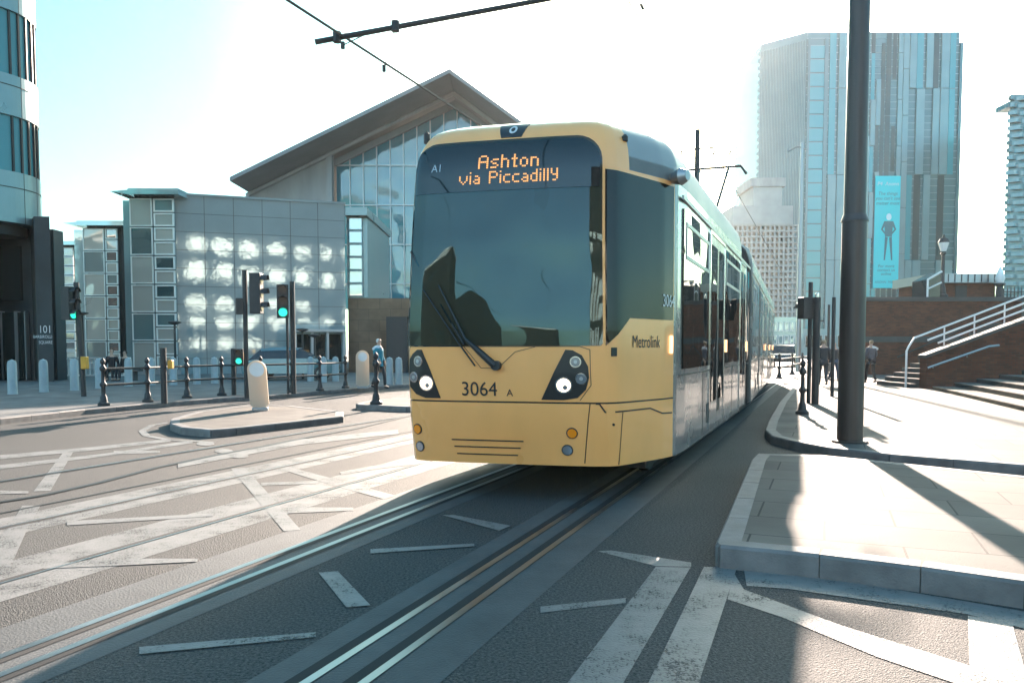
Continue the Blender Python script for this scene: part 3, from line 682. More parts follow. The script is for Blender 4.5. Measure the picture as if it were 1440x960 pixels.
for i in range(14): sb.box(13.3 + .3 * i, 25, 26.1, 28.5, .1 + .16 * i, .1 + .16 * (i + 1))
tag(sb.build('brick_stairs', M['darkstone']), 'flight of stone stairs climbing right between the white railing and the brick wall', 'stairs')
# broad shallow steps towards the camera
st = thing('stone_steps', (13.5, 24, .12), 'broad shallow stone steps with pale nosings at the right edge of the square', 'steps')
e0, e1 = G(1318, 549, .12), G(1500, 592, .12)
d = (e0 - e1).normalized(); nrm = Vector((d.y, -d.x, 0)); L = (e0 - e1).length
frs = lambda v: Vector((e1.x + d.x * v[0] + nrm.x * v[1], e1.y + d.y * v[0] + nrm.y * v[1], v[2]))
for i in range(5):
    MB().box(-1, L + .6 + .02 * i, .62 * i, 6, .1 + .13 * i + (.002 if i else 0), .1 + .13 * (i + 1) - .03, frs).build('riser', M['darkstone'], st)
    MB().box(-1, L + .6 + .02 * i, .62 * i - .03, .62 * i + .6, .1 + .13 * (i + 1) - .028, .1 + .13 * (i + 1), frs).build('tread', M['paving'], st)

# unseen blocks behind the camera, one added for light patches, one for windscreen reflections
M['rbrick'] = brickmat('unseen_block_brown_brick', (.03, .024, .022), (.024, .02, .019), (.02, .018, .016), 1, .45, .15, .01, rot=(R(90), 0, 0))
M['mirror'] = mat('white_reflection_pane', (.82, .8, .76), .6)  # panes made white so that, sunlit, they reflect as bright patches
bb = thing('added_reflection_block', (23, -62, 0), 'unseen brown brick block added behind the viewer, its white windows reflecting as light patches', 'building')  # added block, placed so its windows show as light patches on the cladding
MB().box(-4, 50, -76, -62, 0, 34).build('wall', M['rbrick'], bb)  # wall of the added reflection block
f22 = lambda v: Vector((23 - v[0], -62 - v[1], v[2]))
for i in range(11):
    wx = -26 + 4.8 * i; ww = random.uniform(2.0, 3.9)
    facade_windows(bb, f22, [(wx, wx + ww)], [(1.6, 3.2), (5.0, 7.2), (8.4, 10.6), (13.6, 16.6), (18.6, 20.8)] if i % 3 else [(1.6, 3.2), (5.0, 7.4), (13.2, 16.0), (18.2, 20.8)], M['mirror'], M['darkstone'], -.04, .15)
ob = thing('unseen_brown_office_block', (-51, -62, 0), 'unseen dark brown office block with a pale flat canopy behind the viewer, there for windscreen reflections', 'building')
MB().box(-90, -48, -76, -62, 0, 24).build('wall', M['rbrick'], ob); MB().box(-91, -47, -76, -61.2, 24.01, 24.8).build('canopy', M['white'], ob)  # wall and canopy of the unseen block
MB().box(-36, -24, -76, -66, 0, 10).build('unseen_low_wing', M['rbrick'], ob); MB().box(-37, -23, -76, -65, 10.01, 10.6).build('unseen_wing_canopy', M['white'], ob)
f26 = lambda v: Vector((-69 - v[0], -62 - v[1], v[2]))
facade_windows(ob, f26, [(-18 + 7 * i, -16 + 7 * i) for i in range(5)], [(3, 6), (11, 14), (18, 21)], M['darkglass'], M['darkstone'], -.04, .15)

# ------------------------------------------------------------------ the tram
PL = [(0, 0), (.5, .005), (.8, .03), (.93, .07), (1.0, .16), (1.05, .3), (1.14, .6), (1.24, .95), (1.30, 1.3), (1.325, 1.7), (1.325, 9.1)]
def plan(u):
    a = abs(u); t = 0
    for p, q in zip(PL, PL[1:]):
        l = math.dist(p, q)
        if a <= t + l or q is PL[-1]:
            f = (a - t) / l; return math.copysign(p[0] + (q[0] - p[0]) * f, u), p[1] + (q[1] - p[1]) * f
        t += l
UB = [0]
for p, q in zip(PL, PL[1:]): UB.append(UB[-1] + math.dist(p, q))
def itp(x, T):
    if x <= T[0][0]: return T[0][1]
    for (a, b), (c, d) in zip(T, T[1:]):
        if x <= c: return b + (d - b) * (x - a) / (c - a)
    return T[-1][1]
ET = [(3.07, 0), (3.14, .003), (3.2, .01), (3.26, .02), (3.32, .035), (3.37, .055), (3.42, .08), (3.46, .11), (3.5, .15), (3.53, .2), (3.56, .26), (3.59, .34), (3.62, .45), (3.65, .75)]
ST = [(.35, .12), (.8, .03), (1.2, 0), (1.6, 0), (2.4, .04), (3.1, .1), (3.65, .15)]
def F(u, z, off=0.0):
    def f(u, z):
        l, ds = plan(u); e = itp(z, ET); w = max(0, 1 - ds / 1.3)
        lat = l * (1 - e / 1.325) * (1 - .03 * max(0, z - 1.6) * w)
        s = 7.72 + ds + itp(z, ST) * w + e * w + .15 * lat * w; lat -= .06 * w
        return TP(lat, s, z)
    p = f(u, z)
    if off:
        du = f(u + .02, z) - f(u - .02, z); dz = f(u, min(3.65, z + .02)) - f(u, z - .02)
        n = du.cross(dz); n.normalize(); p = p + n * off
    return p
U941 = 2.15
tram = thing('tram', TP(0, 9, 0), 'yellow-fronted silver tram 3064 bound for Ashton via Piccadilly', 'tram')
def shell(name, us, zs, m, parent=tram, off=0, cap=False):
    mb = MB(); nu = len(us); vs = [F(u, z, off) for z in zs for u in us]
    fs = [(j * nu + i, j * nu + i + 1, (j + 1) * nu + i + 1, (j + 1) * nu + i) for j in range(len(zs) - 1) for i in range(nu - 1)]
    if cap:
        o = (len(zs) - 1) * nu
        fs += [(o + i, o + i + 1, o + nu - 2 - i, o + nu - 1 - i) for i in range(nu // 2)]
    mb.add(vs, fs); return mb.build(name, m, parent, smooth=True)
def catm(lo, hi):
    s = set([round(lo, 3), round(hi, 3)])
    for b in UB[:-1]:
        for q in (b, -b):
            if lo < q < hi: s.add(round(q, 3))
    x = lo
    while x < min(hi, 2.7):
        if x > -2.7: s.add(round(x, 3))
        x += .11
    return sorted(s)
UMAX = UB[-1] - 1.7                                           # back end of the leading section (s = about 16.8)
ZL_ = [.35, .6, .8, 1.0, 1.2, 1.45, 1.6, 1.8, 2.1, 2.4, 2.75, 3.07]
ZT_ = [3.07, 3.14, 3.2, 3.26, 3.32, 3.37, 3.42, 3.46, 3.5, 3.53, 3.56, 3.59, 3.62, 3.65]
def patch(name, poly, m, parent=tram, off=.006, depth=.02, z=True):
    bm = bmesh.new(); vs = [bm.verts.new((u, zz_, 0)) for u, zz_ in poly]; bm.faces.new(vs)
    lo, hi = min(p[0] for p in poly), max(p[0] for p in poly)
    cuts = [(Vector((c, 0, 0)), Vector((1, 0, 0))) for c in catm(lo, hi)]
    zl, zh = min(p[1] for p in poly), max(p[1] for p in poly)
    cuts += [(Vector((0, c, 0)), Vector((0, 1, 0))) for c in sorted(set(ZL_ + ZT_)) if zl < c < zh]
    if zh > zl + .3: cuts += [(Vector((0, zl + .13 * i, 0)), Vector((0, 1, 0))) for i in range(1, int((zh - zl) / .13) + 1)]
    for co, no in cuts:
        bmesh.ops.bisect_plane(bm, geom=bm.verts[:] + bm.edges[:] + bm.faces[:], plane_co=co, plane_no=no, dist=1e-5)
    bm.verts.ensure_lookup_table(); bm.verts.index_update(); mb = MB()
    mb.v = [F(v.co.x, v.co.y, off) for v in bm.verts]; nb = len(mb.v); mb.v += [F(v.co.x, v.co.y, off - depth) for v in bm.verts]
    mb.f = [tuple(v.index for v in f.verts) for f in bm.faces]
    for e in bm.edges:
        if len(e.link_faces) == 1:
            a, b = e.verts[0].index, e.verts[1].index; mb.f.append((a, b, b + nb, a + nb))
    bm.free(); return mb.build(name, m, parent, smooth=True)
def rpoly(u0, u1, z0, z1, r, n=6):
    out = []
    for (cx_, cz_, a) in ((u0 + r[0], z0 + r[0], 180), (u1 - r[1], z0 + r[1], 270), (u1 - r[2], z1 - r[2], 0), (u0 + r[3], z1 - r[3], 90)):
        rr = r[len(out) // (n + 1)]
        for i in range(n + 1):
            t = R(a + 90 * i / n); out.append((cx_ + rr * math.cos(t), cz_ + rr * math.sin(t)))
    return out
def disc(u, z, r, n=20): return [(u + r * math.cos(2 * math.pi * i / n), z + r * math.sin(2 * math.pi * i / n)) for i in range(n)]
uall = catm(-U941, U941)
shell('skirt', uall, [.35, .45, .6, .8, .93], M['gold'])
shell('cab_body', uall, [.945, 1.0, 1.2, 1.45, 1.6, 1.8, 2.1, 2.4, 2.75, 3.07], M['gold'])
shell('seam_shadow_gap', uall, [.92, .955], M['black'], off=-.012)
ucr = catm(-1.25, 1.25); shell('roof_cowl', ucr, ZT_, M['gold'], cap=True)
for s_ in (-1, 1):
    a, b = sorted((s_ * 1.25, s_ * U941)); shell('roof_edge_band', catm(a, b), [3.07, 3.14, 3.2], M['gold'])
def side_us(a, b): return catm(a, b)
# fairing over the roof, from the cowl back
def fairing(u0, u1):
    us = catm(u0, u1); nu = len(us); mb = MB()
    for sg in (1, -1):
        vs = [F(sg * u, z) for z in ZT_ for u in us]
        mb.add(vs, [(j * nu + i, j * nu + i + 1, (j + 1) * nu + i + 1, (j + 1) * nu + i) for j in range(len(ZT_) - 1) for i in range(nu - 1)])
    top = [F(u, 3.65) for u in us] + [F(-u, 3.65) for u in us]
    mb.add(top, [(i, i + 1, nu + i + 1, nu + i) for i in range(nu - 1)])
    return mb.build('roof_fairing', M['fairing'], tram, smooth=True)
fairing(1.25, UMAX)
for sg in (1, -1):
    a, b = sorted((sg * U941, sg * UMAX))
    shell('side_body', catm(a, b), [.35, .6, .93, 1.2, 1.45, 1.8, 2.4, 2.75, 3.07], M['silver'])
# windscreen, side screens
patch('windscreen', rpoly(-1.0, .9, 1.455, 3.36, (.03, .03, .22, .24)), M['screen'], off=.008)
for sg in (1, -1):
    us_ = [(.925, 1.455), (1.24, 1.71), (U941 - .03, 1.71), (U941 - .03, 3.02), (.925, 3.04)]
    if sg < 0: us_ = [(-1.03, 1.455), (-1.24, 1.71), (-(U941 - .03), 1.71), (-(U941 - .03), 3.02), (-1.03, 3.02)]
    patch('cab_side_window', us_, M['sideglass'], off=.006)
# a dark cab behind the glass
for u0, u1, z0, z1, nm in ((-.98, .88, 2.88, 3.33, 'destination_box'),):
    patch(nm, rpoly(u0, u1, z0, z1, (.02, .02, .2, .2)), M['darkglass'], off=.0125, depth=.004)
# destination letters in dots
DOT = {'A': '01110 10001 10001 11111 10001 10001 10001', 's': '0000 0000 0111 1000 0110 0001 1110', 'h': '1000 1000 1110 1001 1001 1001 1001',
       't': '010 010 111 010 010 010 011', 'o': '0000 0000 0110 1001 1001 1001 0110', 'n': '0000 0000 1110 1001 1001 1001 1001',
       'v': '00000 00000 10001 10001 10001 01010 00100', 'i': '1 0 1 1 1 1 1', 'a': '0000 0000 0110 0001 0111 1001 0111',
       'P': '11110 10001 10001 11110 10000 10000 10000', 'c': '0000 0000 0111 1000 1000 1000 0111', 'd': '0001 0001 0111 1001 1001 1001 0111',
       'l': '1 1 1 1 1 1 1', 'y': '1001 1001 1001 0111 0001 0001 0110', ' ': '000 000 000 000 000 000 000'}
def dots(txt, uc, z0, pu, pz):
    w_ = sum(len(DOT[c].split()[0]) + 1 for c in txt) - 1; u = uc - w_ * pu / 2; mb = MB()
    for c in txt:
        rows = DOT[c].split()
        for j, r_ in enumerate(rows):
            for i, ch in enumerate(r_):
                if ch == '1':
                    a, b = u + i * pu, z0 + (6 - j) * pz
                    mb.add([F(a, b, .016), F(a + pu * .86, b, .016), F(a + pu * .86, b + pz * .8, .016), F(a, b + pz * .8, .016)], [(0, 1, 2, 3)])
        u += (len(rows[0]) + 1) * pu
    return mb.build('destination_lettering', M['led'], tram)
dots('Ashton', .02, 3.085, .0205, .0178); dots('via Piccadilly', .02, 2.945, .0175, .0165)
patch('roof_badge_panel', [(-.09, 3.38), (.12, 3.38), (.17, 3.53), (-.17, 3.53)], M['black'], off=.006)
patch('operator_badge', disc(.015, 3.46, .042), M['wink'], off=.009, depth=.004)
patch('operator_badge_mark', disc(.015, 3.46, .022), M['ink'], off=.0115, depth=.004)
# headlamp clusters
lh = [(-.79, 1.42), (-.70, 1.22), (-.605, .965), (-.76, .965), (-.87, 1.0), (-.95, 1.08), (-.985, 1.19), (-.965, 1.29), (-.90, 1.38), (-.84, 1.42)]
rh = [(.575, 1.42), (.64, 1.415), (.72, 1.37), (.775, 1.27), (.785, 1.17), (.755, 1.06), (.68, .985), (.56, .965), (.355, .965), (.475, 1.22)]
for hp_, ls in ((lh, [(-.745, 1.105, .062, 1), (-.83, 1.31, .042, 0), (-.885, 1.16, .042, 0)]), (rh, [(.56, 1.1, .062, 1), (.665, 1.31, .042, 0), (.715, 1.16, .042, 0)])):
    o = patch('headlight_cluster', hp_, M['black'], off=.007)
    for u, z, r, on in ls:
        patch('lamp_bezel', disc(u, z, r * 1.22), M['silver2'], o, off=.012, depth=.01)
        patch('headlight_lens' if on else 'unlit_lens', disc(u, z, r), M['head' if on else 'clear'], o, off=.016, depth=.006)
        if on: patch('reflector_ring', disc(u + .012, z - .02, r * .35), M['clear'], o, off=.02, depth=.004)
        else: patch('lens_centre', disc(u, z, r * .4), M['galv'], o, off=.02, depth=.004)
for u, z, mm_ in ((-.88, .66, 'amber'), (-.87, .49, 'clear'), (.62, .66, 'amber'), (.57, .5, 'clear')):
    o = patch('lamp_ring', disc(u, z, .052), M['matt'], off=.006)
    patch('indicator_lens' if mm_ == 'amber' else 'fog_lens', disc(u, z, .042), M[mm_], o, off=.012, depth=.006)
def outline(name, pts, wd, m, off=.004):
    mb = MB()
    for a, b in zip(pts, pts[1:]):
        d = Vector(b) - Vector(a); n_ = Vector((-d.y, d.x)).normalized() * wd / 2; k = max(1, int(d.length / .12))
        for i in range(k):
            p, q = Vector(a) + d * i / k, Vector(a) + d * (i + 1) / k
            mb.add([F(*(p - n_), off), F(*(q - n_), off), F(*(q + n_), off), F(*(p + n_), off)], [(0, 1, 2, 3)])
    return mb.build(name, m, tram)
outline('panel_seam', [(.72, .38), (.79, .94)], .008, M['black']); outline('panel_seam', [(1.04, .36), (1.13, .86)], .01, M['black'])
outline('belly_seam', [(.66, .94), (.87, .93), (.92, .855), (1.62, .86), (1.86, .8), (2.12, .79)], .014, M['black'])
outline('bonnet_seam', [(-.97, 1.0), (-.97, 1.40), (-.93, 1.45), (.7, 1.45), (.79, 1.42), (.8, 1.1), (.7, .96)], .006, M['black'])
outline('bonnet_seam', [(-1.0, 1.455), (-.37, 1.455), (-.2, 1.25), (-.03, 1.25), (.0, 1.29), (.12, 1.4), (.3, 1.445)], .005, M['matt'])
for i, zz_ in enumerate((.595, .53, .46)):
    outline('grille_slat', [(-.52 + .02 * i, zz_), (.18 - .03 * i, zz_)], .028, M['gold'], .012); outline('grille_gap', [(-.52 + .02 * i, zz_ - .022), (.17 - .03 * i, zz_ - .022)], .012, M['matt'], .006)
def stext(body, u0, z0, size, m, off=.006, sx=1, name='lettering', align='LEFT'):
    vs, fs = text2d(body, size, align, sx); return MB().add([F(u0 + x, z0 + y, off) for x, y in vs], fs).build(name, m, tram)
stext('3064', -.40, .995, .185, M['ink'], sx=.95, name='fleet_number'); stext('A', .035, .995, .09, M['ink'], name='fleet_number_suffix')
stext('Metrolink', 1.28, 1.44, .165, M['ink'], name='operator_lettering', sx=.8); stext('3064', 1.84, 1.84, .17, M['wink'], off=.012, sx=.9, name='side_number')
stext('A1', -.76, 3.08, .1, M['galv'], off=.018, name='cab_code')
patch('latch', disc(1.0, .74, .012), M['black'], off=.008); patch('latch', rpoly(.98, 1.04, 1.36, 1.44, (.005,) * 4), M['black'], off=.008)
# wiper
wp = MB().tube([F(-.06, 1.275, .05), F(-.2, 1.4, .06), F(-.34, 1.52, .05), F(-.62, 2.02, .03)], [.035, .03, .014, .008], 8).build('wiper_arm', M['matt'], tram, smooth=True)
MB().tube([F(-.05, 1.275, .0), F(-.05, 1.275, .07)], .045, 12).build('wiper_pivot', M['matt'], wp)
MB().tube([F(-.25, 1.27, .03), F(-.42, 1.5, .035), F(-.78, 1.98, .02)], .008, 6).build('wiper_link', M['matt'], wp)
MB().tube([F(-.36, 1.47, .02), F(-.95, 2.35, .02)], .013, 6).build('wiper_blade', M['rubber'], wp)
# small things on the corner
MB().tube([F(2.08, 3.1, .0), F(2.08, 3.1, .10), F(2.08, 3.1, .17)], [.05, .085, .05], 14).build('side_camera', M['galv'], tram, smooth=True)
MB().lathe([(.0, 0), (.03, .0), (.03, .04), (.015, .06), (.0, .06)], F(1.22, 3.34), 10).build('roof_lug', M['matt'], tram)
MB().lathe([(.0, 0), (.03, .0), (.03, .09), (.0, .12)], F(-1.05, 3.42, .0), 8).build('roof_lug', M['matt'], tram)
patch('marker_light', rpoly(2.04, 2.09, 1.38, 1.56, (.02,) * 4), M['marker'], off=.02)
patch('marker_light', rpoly(-2.09, -2.04, 1.38, 1.56, (.02,) * 4), M['marker'], off=.02)
# mirror-like interior: seat back, driver's desk behind the windscreen
dk = MB().box(-.8, .8, .35, .9, 1.0, 1.5, lambda v: TP(v[0], 7.9 + v[1], v[2])).build('driver_desk', M['matt'], tram)
cabback = MB().box(-1.1, 1.1, 1.9, 1.95, .9, 2.3, lambda v: TP(v[0], 7.9 + v[1], v[2])).build('cab_bulkhead', M['darkstone'], tram)
MB().box(-.35, .25, 1.2, 1.35, 1.1, 2.0, lambda v: TP(v[0], 7.9 + v[1], v[2])).build('driver_seat', M['matt'], tram, bevel=.05)
# glazing, doors and fittings along a section given in (lat, s) axes
def section_sides(fr_, s0, s1, doors, sides, half=1.325):
    for sg in sides:
        bs = lambda mb, a, b, o0, o1, z0, z1: mb.box(min(sg * (half + o0), sg * (half + o1)), max(sg * (half + o0), sg * (half + o1)), a, b, z0, z1, fr_)
        cur = s0 + .12
        spans = []
        for d0, d1 in doors: spans.append((cur, d0 - .06)); cur = d1 + .06
        spans.append((cur, s1 - .12))
        for a, b in spans:
            if b - a < .4: continue
            n = max(1, round((b - a) / 1.7))
            for i in range(n):
                p, q = a + (b - a) * i / n + .02, a + (b - a) * (i + 1) / n - .02
                g = bs(MB(), p, q, -.02, .006, 1.22, 2.86).build('side_window', M['sideglass'], tram)
                if i % 2 == 0 and q - p > .8:
                    h = MB()
                    for (x0_, x1_, z0_, z1_) in ((p + .12, q - .12, 2.36, 2.40), (p + .12, q - .12, 2.70, 2.74), (p + .12, p + .16, 2.405, 2.695), (q - .16, q - .12, 2.405, 2.695)):
                        bs(h, x0_, x1_, .004, .014, z0_, z1_)
                    h.build('hopper_frame', M['galv'], g)
        for d0, d1 in doors:
            fm = MB()
            bs(fm, d0 - .06, d0 - .005, -.01, .014, .4, 2.95); bs(fm, d1 + .005, d1 + .06, -.01, .014, .4, 2.95); bs(fm, d0, d1, -.01, .014, 2.88, 2.95)
            fm.build('door_frame', M['silver2'], tram)
            mid = (d0 + d1) / 2
            for a, b in ((d0, mid - .01), (mid + .01, d1)):
                lf = bs(MB(), a, b, -.01, .006, .42, 2.87).build('door', M['silver'], tram)
                bs(MB(), a + .09, b - .09, .0, .012, .75, 2.75).build('door_window', M['sideglass'], lf)
            bs(MB(), d1 + .15, d1 + .22, 0, .03, 1.38, 1.56).build('marker_light', M['marker'], tram)
        pn = MB()
        for i in range(int((s1 - s0) / 1.6)): bs(pn, s0 + 1.6 * (i + 1), s0 + 1.6 * (i + 1) + .012, .0, .004, .37, 1.15)
        bs(pn, s0, s1, 0, .004, 1.15, 1.165); pn.build('panel_joint_lines', M['matt'], tram)
        bs(MB(), s0 + 2.9, s0 + 3.2, 0, .008, .58, .86).build('grille', M['matt'], tram); bs(MB(), s0 + 1.95, s0 + 2.15, 0, .008, .5, .74).build('socket_cover', M['darkstone'], tram)
        bs(MB(), s0, s1, 0, .02, 2.93, 2.97).build('cantrail_strip', M['galv'], tram)
fr1 = lambda v: TP(v[0], v[1], v[2])
section_sides(fr1, 9.1, 16.7, [(11.25, 12.7), (15.0, 15.9)], (1, -1))
# joint and rear sections, swung slightly to the left
piv = TP(0, 17.1); yaw2 = math.atan(.4) - R(2.0)
s2, c2 = math.sin(yaw2), math.cos(yaw2)
fr2 = lambda v: Vector((piv.x + v[1] * s2 + v[0] * c2, piv.y + v[1] * c2 - v[0] * s2, v[2]))
prof = [(1.325, .35), (1.325, 3.07), (1.315, 3.2), (1.245, 3.42), (1.065, 3.56), (.875, 3.62), (.575, 3.65)]
prof = prof + [(-a, b) for a, b in reversed(prof)]
def extr(s0, s1, m, name, fr_, sc=1, p=prof):
    k = len(p); mb = MB().add([fr_((a * sc, s, b if sc == 1 else .5 + (b - .5) * sc)) for s in (s0, s1) for a, b in p], [tuple(range(k)), tuple(range(2 * k - 1, k - 1, -1))] + [(i, (i + 1) % k, k + (i + 1) % k, k + i) for i in range(k)])
    return mb.build(name, m, tram, smooth=True)
extr(-.35, .35, M['rubber'], 'bellows', fr2, .95)
for i in range(6): extr(-.3 + .11 * i, -.26 + .11 * i, M['rubber'], 'bellows_fold', fr2, .975)
extr(.36, 3.6, M['silver'], 'middle_body', fr2); extr(3.61, 4.2, M['rubber'], 'bellows', fr2, .95); extr(4.21, 19.4, M['silver'], 'rear_body', fr2)
section_sides(fr2, .4, 3.5, [], (1,)); section_sides(fr2, 4.3, 19.2, [(6.3, 7.7), (10.5, 12.0), (15, 16.4)], (1,))
MB().box(-1.0, 1.0, 9.0, 16.5, .2, .6, fr1).build('underframe', M['matt'], tram)
MB().box(-1.1, 1.1, .5, 19, .12, .6, fr2).build('underframe', M['matt'], tram)
for s_ in (10.2, 12.0):
    for sg in (-1, 1): MB().tube([fr1((sg * .69, s_, .31)), fr1((sg * .80, s_, .31))], .31, 24).build('wheel', M['matt'], tram, smooth=True)
rf = MB().box(-.8, .8, 10.2, 12.0, 3.64, 3.92, fr1).build('roof_pod', M['fairing'], tram, bevel=.05)
# current collector
pn = MB().box(-.45, .45, 3.2, 4.4, 3.66, 3.8, fr2)
for a in (-.35, .35):
    pn.tube([fr2((a, 4.2, 3.8)), fr2((a * .8, 3.6, 4.75)), fr2((a * 1.1, 6.0, 6.3))], .04, 6)
pn.tube([fr2((-.32, 3.6, 4.75)), fr2((.32, 3.6, 4.75))], .05, 6)
pn.tube([fr2((-.85, 6.0, 6.1)), fr2((-.7, 6.0, 6.32)), fr2((.7, 6.0, 6.32)), fr2((.85, 6.0, 6.1))], .035, 6)
pn.build('pantograph', M['matt'], tram)

# ------------------------------------------------------------------ overhead line
def pole_thing(name, loc, label, cat, group=None): return thing(name, loc, label, cat, group)
pl = thing('overhead_line_pole', (G(1195, 621, .125).x, G(1195, 621, .125).y, .12), 'thick dark two-stage pole on the right pavement carrying the long span arm', 'pole')
L0 = pl.location
def lean(z): return (L0.x, L0.y, z)
zst = EYE + 176 * L0.y / 1100
MB().tube([lean(.12), lean(zst)], [.172, .165], 28).build('lower_tube', M['polegrey'], pl, smooth=True)
MB().tube([lean(zst), lean(zst + .02), lean(zst + .1)], [.18, .18, .15], 28).build('collar', M['polegrey'], pl, smooth=True)
MB().tube([lean(zst + .1), lean(9.2)], [.146, .125], 28).build('upper_tube', M['polegrey'], pl, smooth=True)
MB().tube([lean(.12), lean(.15)], .24, 24).build('base_plate', M['polegrey'], pl)
a_ = P(443, 59.5, 9.4); b_ = Vector((L0.x, L0.y, 6.95))
arm = MB().tube([a_, b_], .032, 10).build('span_arm', M['matt'], pl, smooth=True)
def lerp(t): return a_ + (b_ - a_) * t
for t in (.035, .13, .52, .8): MB().tube([lerp(t) + Vector((0, 0, -.05)), lerp(t) + Vector((0, 0, .07))], .05, 8).build('clamp', M['matt'], arm)
MB().tube([b_ + Vector((0, 0, 1.9)), lerp(.52)], .012, 6).build('stay_wire', M['matt'], arm)
def wire(name, pts, r, label, group='overhead wires'):
    return tag(MB().tube(pts, r, 6).build(name, M['matt'], None, smooth=True), label, 'wire', group)
def wl_(lat, z): return [TP(lat, s, z + .02 * math.sin(s)) for s in range(-12, 60, 6)]
w2 = (-5.77 + 2.9) * CA
wire('contact_wire', [TP(w2, s, 5.11 ) for s in (-14, 9.5, 30, 60)], .016, 'contact wire over the left-hand track, crossing the hall roof in the photo')
wire('contact_wire', [TP(0, s, 6.36) for s in (-14, 9.5, 30, 60)], .012, 'contact wire over the tram, lost in the bright sky')
dr = MB(); q = lerp(.13); q2 = P(540, 97, 11.2)
dr.tube([q, q2], .006, 5); dr.tube([q2 + Vector((0, 0, -.04)), q2 + Vector((0, 0, .05))], .03, 6); q3 = P(482, 64, 9.9)
dr.tube([lerp(.09), q3], .008, 5).tube([q3 + Vector((0, 0, -.04)), q3 + Vector((0, 0, .04))], .03, 6)
tag(dr.build('dropper_wires', M['matt']), 'thin dropper wires with small clamps hanging from the left end of the span arm', 'wire')
d2 = MB().tube([P(896, 0, 10), P(903, 10, 10), P(917, 50, 10)], .006, 5).tube([P(901, 6, 10), P(905, 14, 10)], .02, 6)
tag(d2.build('hanging_wire', M['matt']), 'short thin wire hanging at the top edge right of the span arm', 'wire')
tag(MB().tube([P(470, 52, 9.6), P(560, 22, 12), P(640, -8, 15)], .006, 5).build('stay_wire', M['matt']), 'faint thin wire rising right from the left end of the span arm', 'wire')
cp = thing('centre_pole', (5.84, 25, 0), 'slim pole with a cross arm rising behind the tram roof', 'pole')
MB().tube([(5.84, 25, 0), (5.84, 25, 8.3)], [.11, .08], 12).build('mast', M['matt'], cp, smooth=True)
ca_ = MB().tube([P(912, 220, 24), P(977, 210, 25), P(1032, 205, 26)], .025, 6)
for px in (930, 960, 1005, 1028): ca_.tube([P(px, 212, 25), P(px - 3, 219, 25)], .03, 6)
ca_.build('cross_arm', M['matt'], cp)
tall = thing('distant_line_pole', (GX(1122, 45), 45, .12), 'tall thin grey pole in front of the glass tower, rising from behind the tram', 'pole')
MB().tube([(GX(1122, 45), 45, .1), (GX(1122, 45), 45, zat(205, 45))], [.14, .09], 10).tube([P(1108, 213, 45), P(1122, 206, 45), P(1134, 210, 45)], .04, 6).build('mast', M['galv'], tall, smooth=True)

# ------------------------------------------------------------------ signals, posts, railings
def sig_head(parent, x, y, z, face, n=3, lit=None, w_=.26, h_=.92, d_=.2, plate=False):
    fr_ = frame(x, y, math.cos(face), math.sin(face))     # local -y is the lens side
    hd = MB().box(-w_ / 2, w_ / 2, -d_ / 2, d_ / 2, z, z + h_, fr_).build('signal_head', M['matt'], parent, bevel=.015)
    if plate: MB().box(-w_ * .8, w_ * .8, d_ / 2 - .03, d_ / 2 - .01, z - .08, z + h_ + .08, fr_).build('backing_board', M['matt'], hd)
    for i in range(n):
        zc = z + h_ * (n - i - .5) / n; r = min(w_, h_ / n) * .38
        pts = [fr_((r * math.cos(t), -d_ / 2 - .012, zc + r * math.sin(t))) for t in [2 * math.pi * k / 14 for k in range(14)]]
        MB().add(pts, [tuple(range(14))]).build('green_lens' if lit == i else 'dark_lens', M['green'] if lit == i else M['lens'], hd)
        hb = MB(); k = 9
        for q_ in range(k):
            t0, t1 = math.pi * q_ / k, math.pi * (q_ + 1) / k; r1 = r * 1.12
            hb.add([fr_((r1 * math.cos(t0), -d_ / 2, zc + r1 * math.sin(t0))), fr_((r1 * math.cos(t1), -d_ / 2, zc + r1 * math.sin(t1))), fr_((r1 * .95 * math.cos(t1), -d_ / 2 - .17, zc + r1 * math.sin(t1) * .95 + .01)), fr_((r1 * .95 * math.cos(t0), -d_ / 2 - .17, zc + r1 * math.sin(t0) * .95 + .01))], [(0, 1, 2, 3)])
        hb.build('hood', M['matt'], hd)
    return hd
def spole(loc, top, r=.057, name='pole', parent=None, lean=(0, 0)):
    return MB().tube([loc, (loc[0] + lean[0], loc[1] + lean[1], top)], r, 12).build(name, M['matt'], parent, smooth=True)
def base(px, py, z=.125): g = G(px, py, z); return (g.x, g.y, z)
def hgt(px, py, b): return P(px, py, b[1]).z
# signal 1: big back-to-back pair
b = base(347, 560); t1 = thing('traffic_signal', b, 'side-on traffic signal with a low green pedestrian lamp, behind the larger beacon', 'traffic light', 'traffic signals')
zt1 = hgt(342, 380, b); spole(b, zt1, .06, 'pole', t1)
sig_head(t1, b[0] + .30, b[1], hgt(0, 441, b), R(90), h_=1.05, w_=.3, d_=.28)
sig_head(t1, b[0] - .14, b[1] - .02, hgt(0, 442, b), R(200), h_=.42, w_=.18, n=1, d_=.16)
sig_head(t1, b[0] - .16, b[1] - .06, hgt(0, 513, b), R(12), n=2, lit=1, w_=.2, h_=.42, d_=.16)
# signal 2: green facing the viewer
b = base(413, 553.5); t2 = thing('traffic_signal', b, 'traffic signal with its green lamp lit towards the viewer', 'traffic light', 'traffic signals')
spole(b, hgt(412, 396, b), .07, 'pole', t2); spole((b[0] - .13, b[1] - .1, .125), hgt(0, 447, b), .035, 'conduit', t2)
sig_head(t2, b[0] - .22, b[1] - .2, hgt(0, 447.5, b), R(18), lit=2, w_=.32, h_=.95)
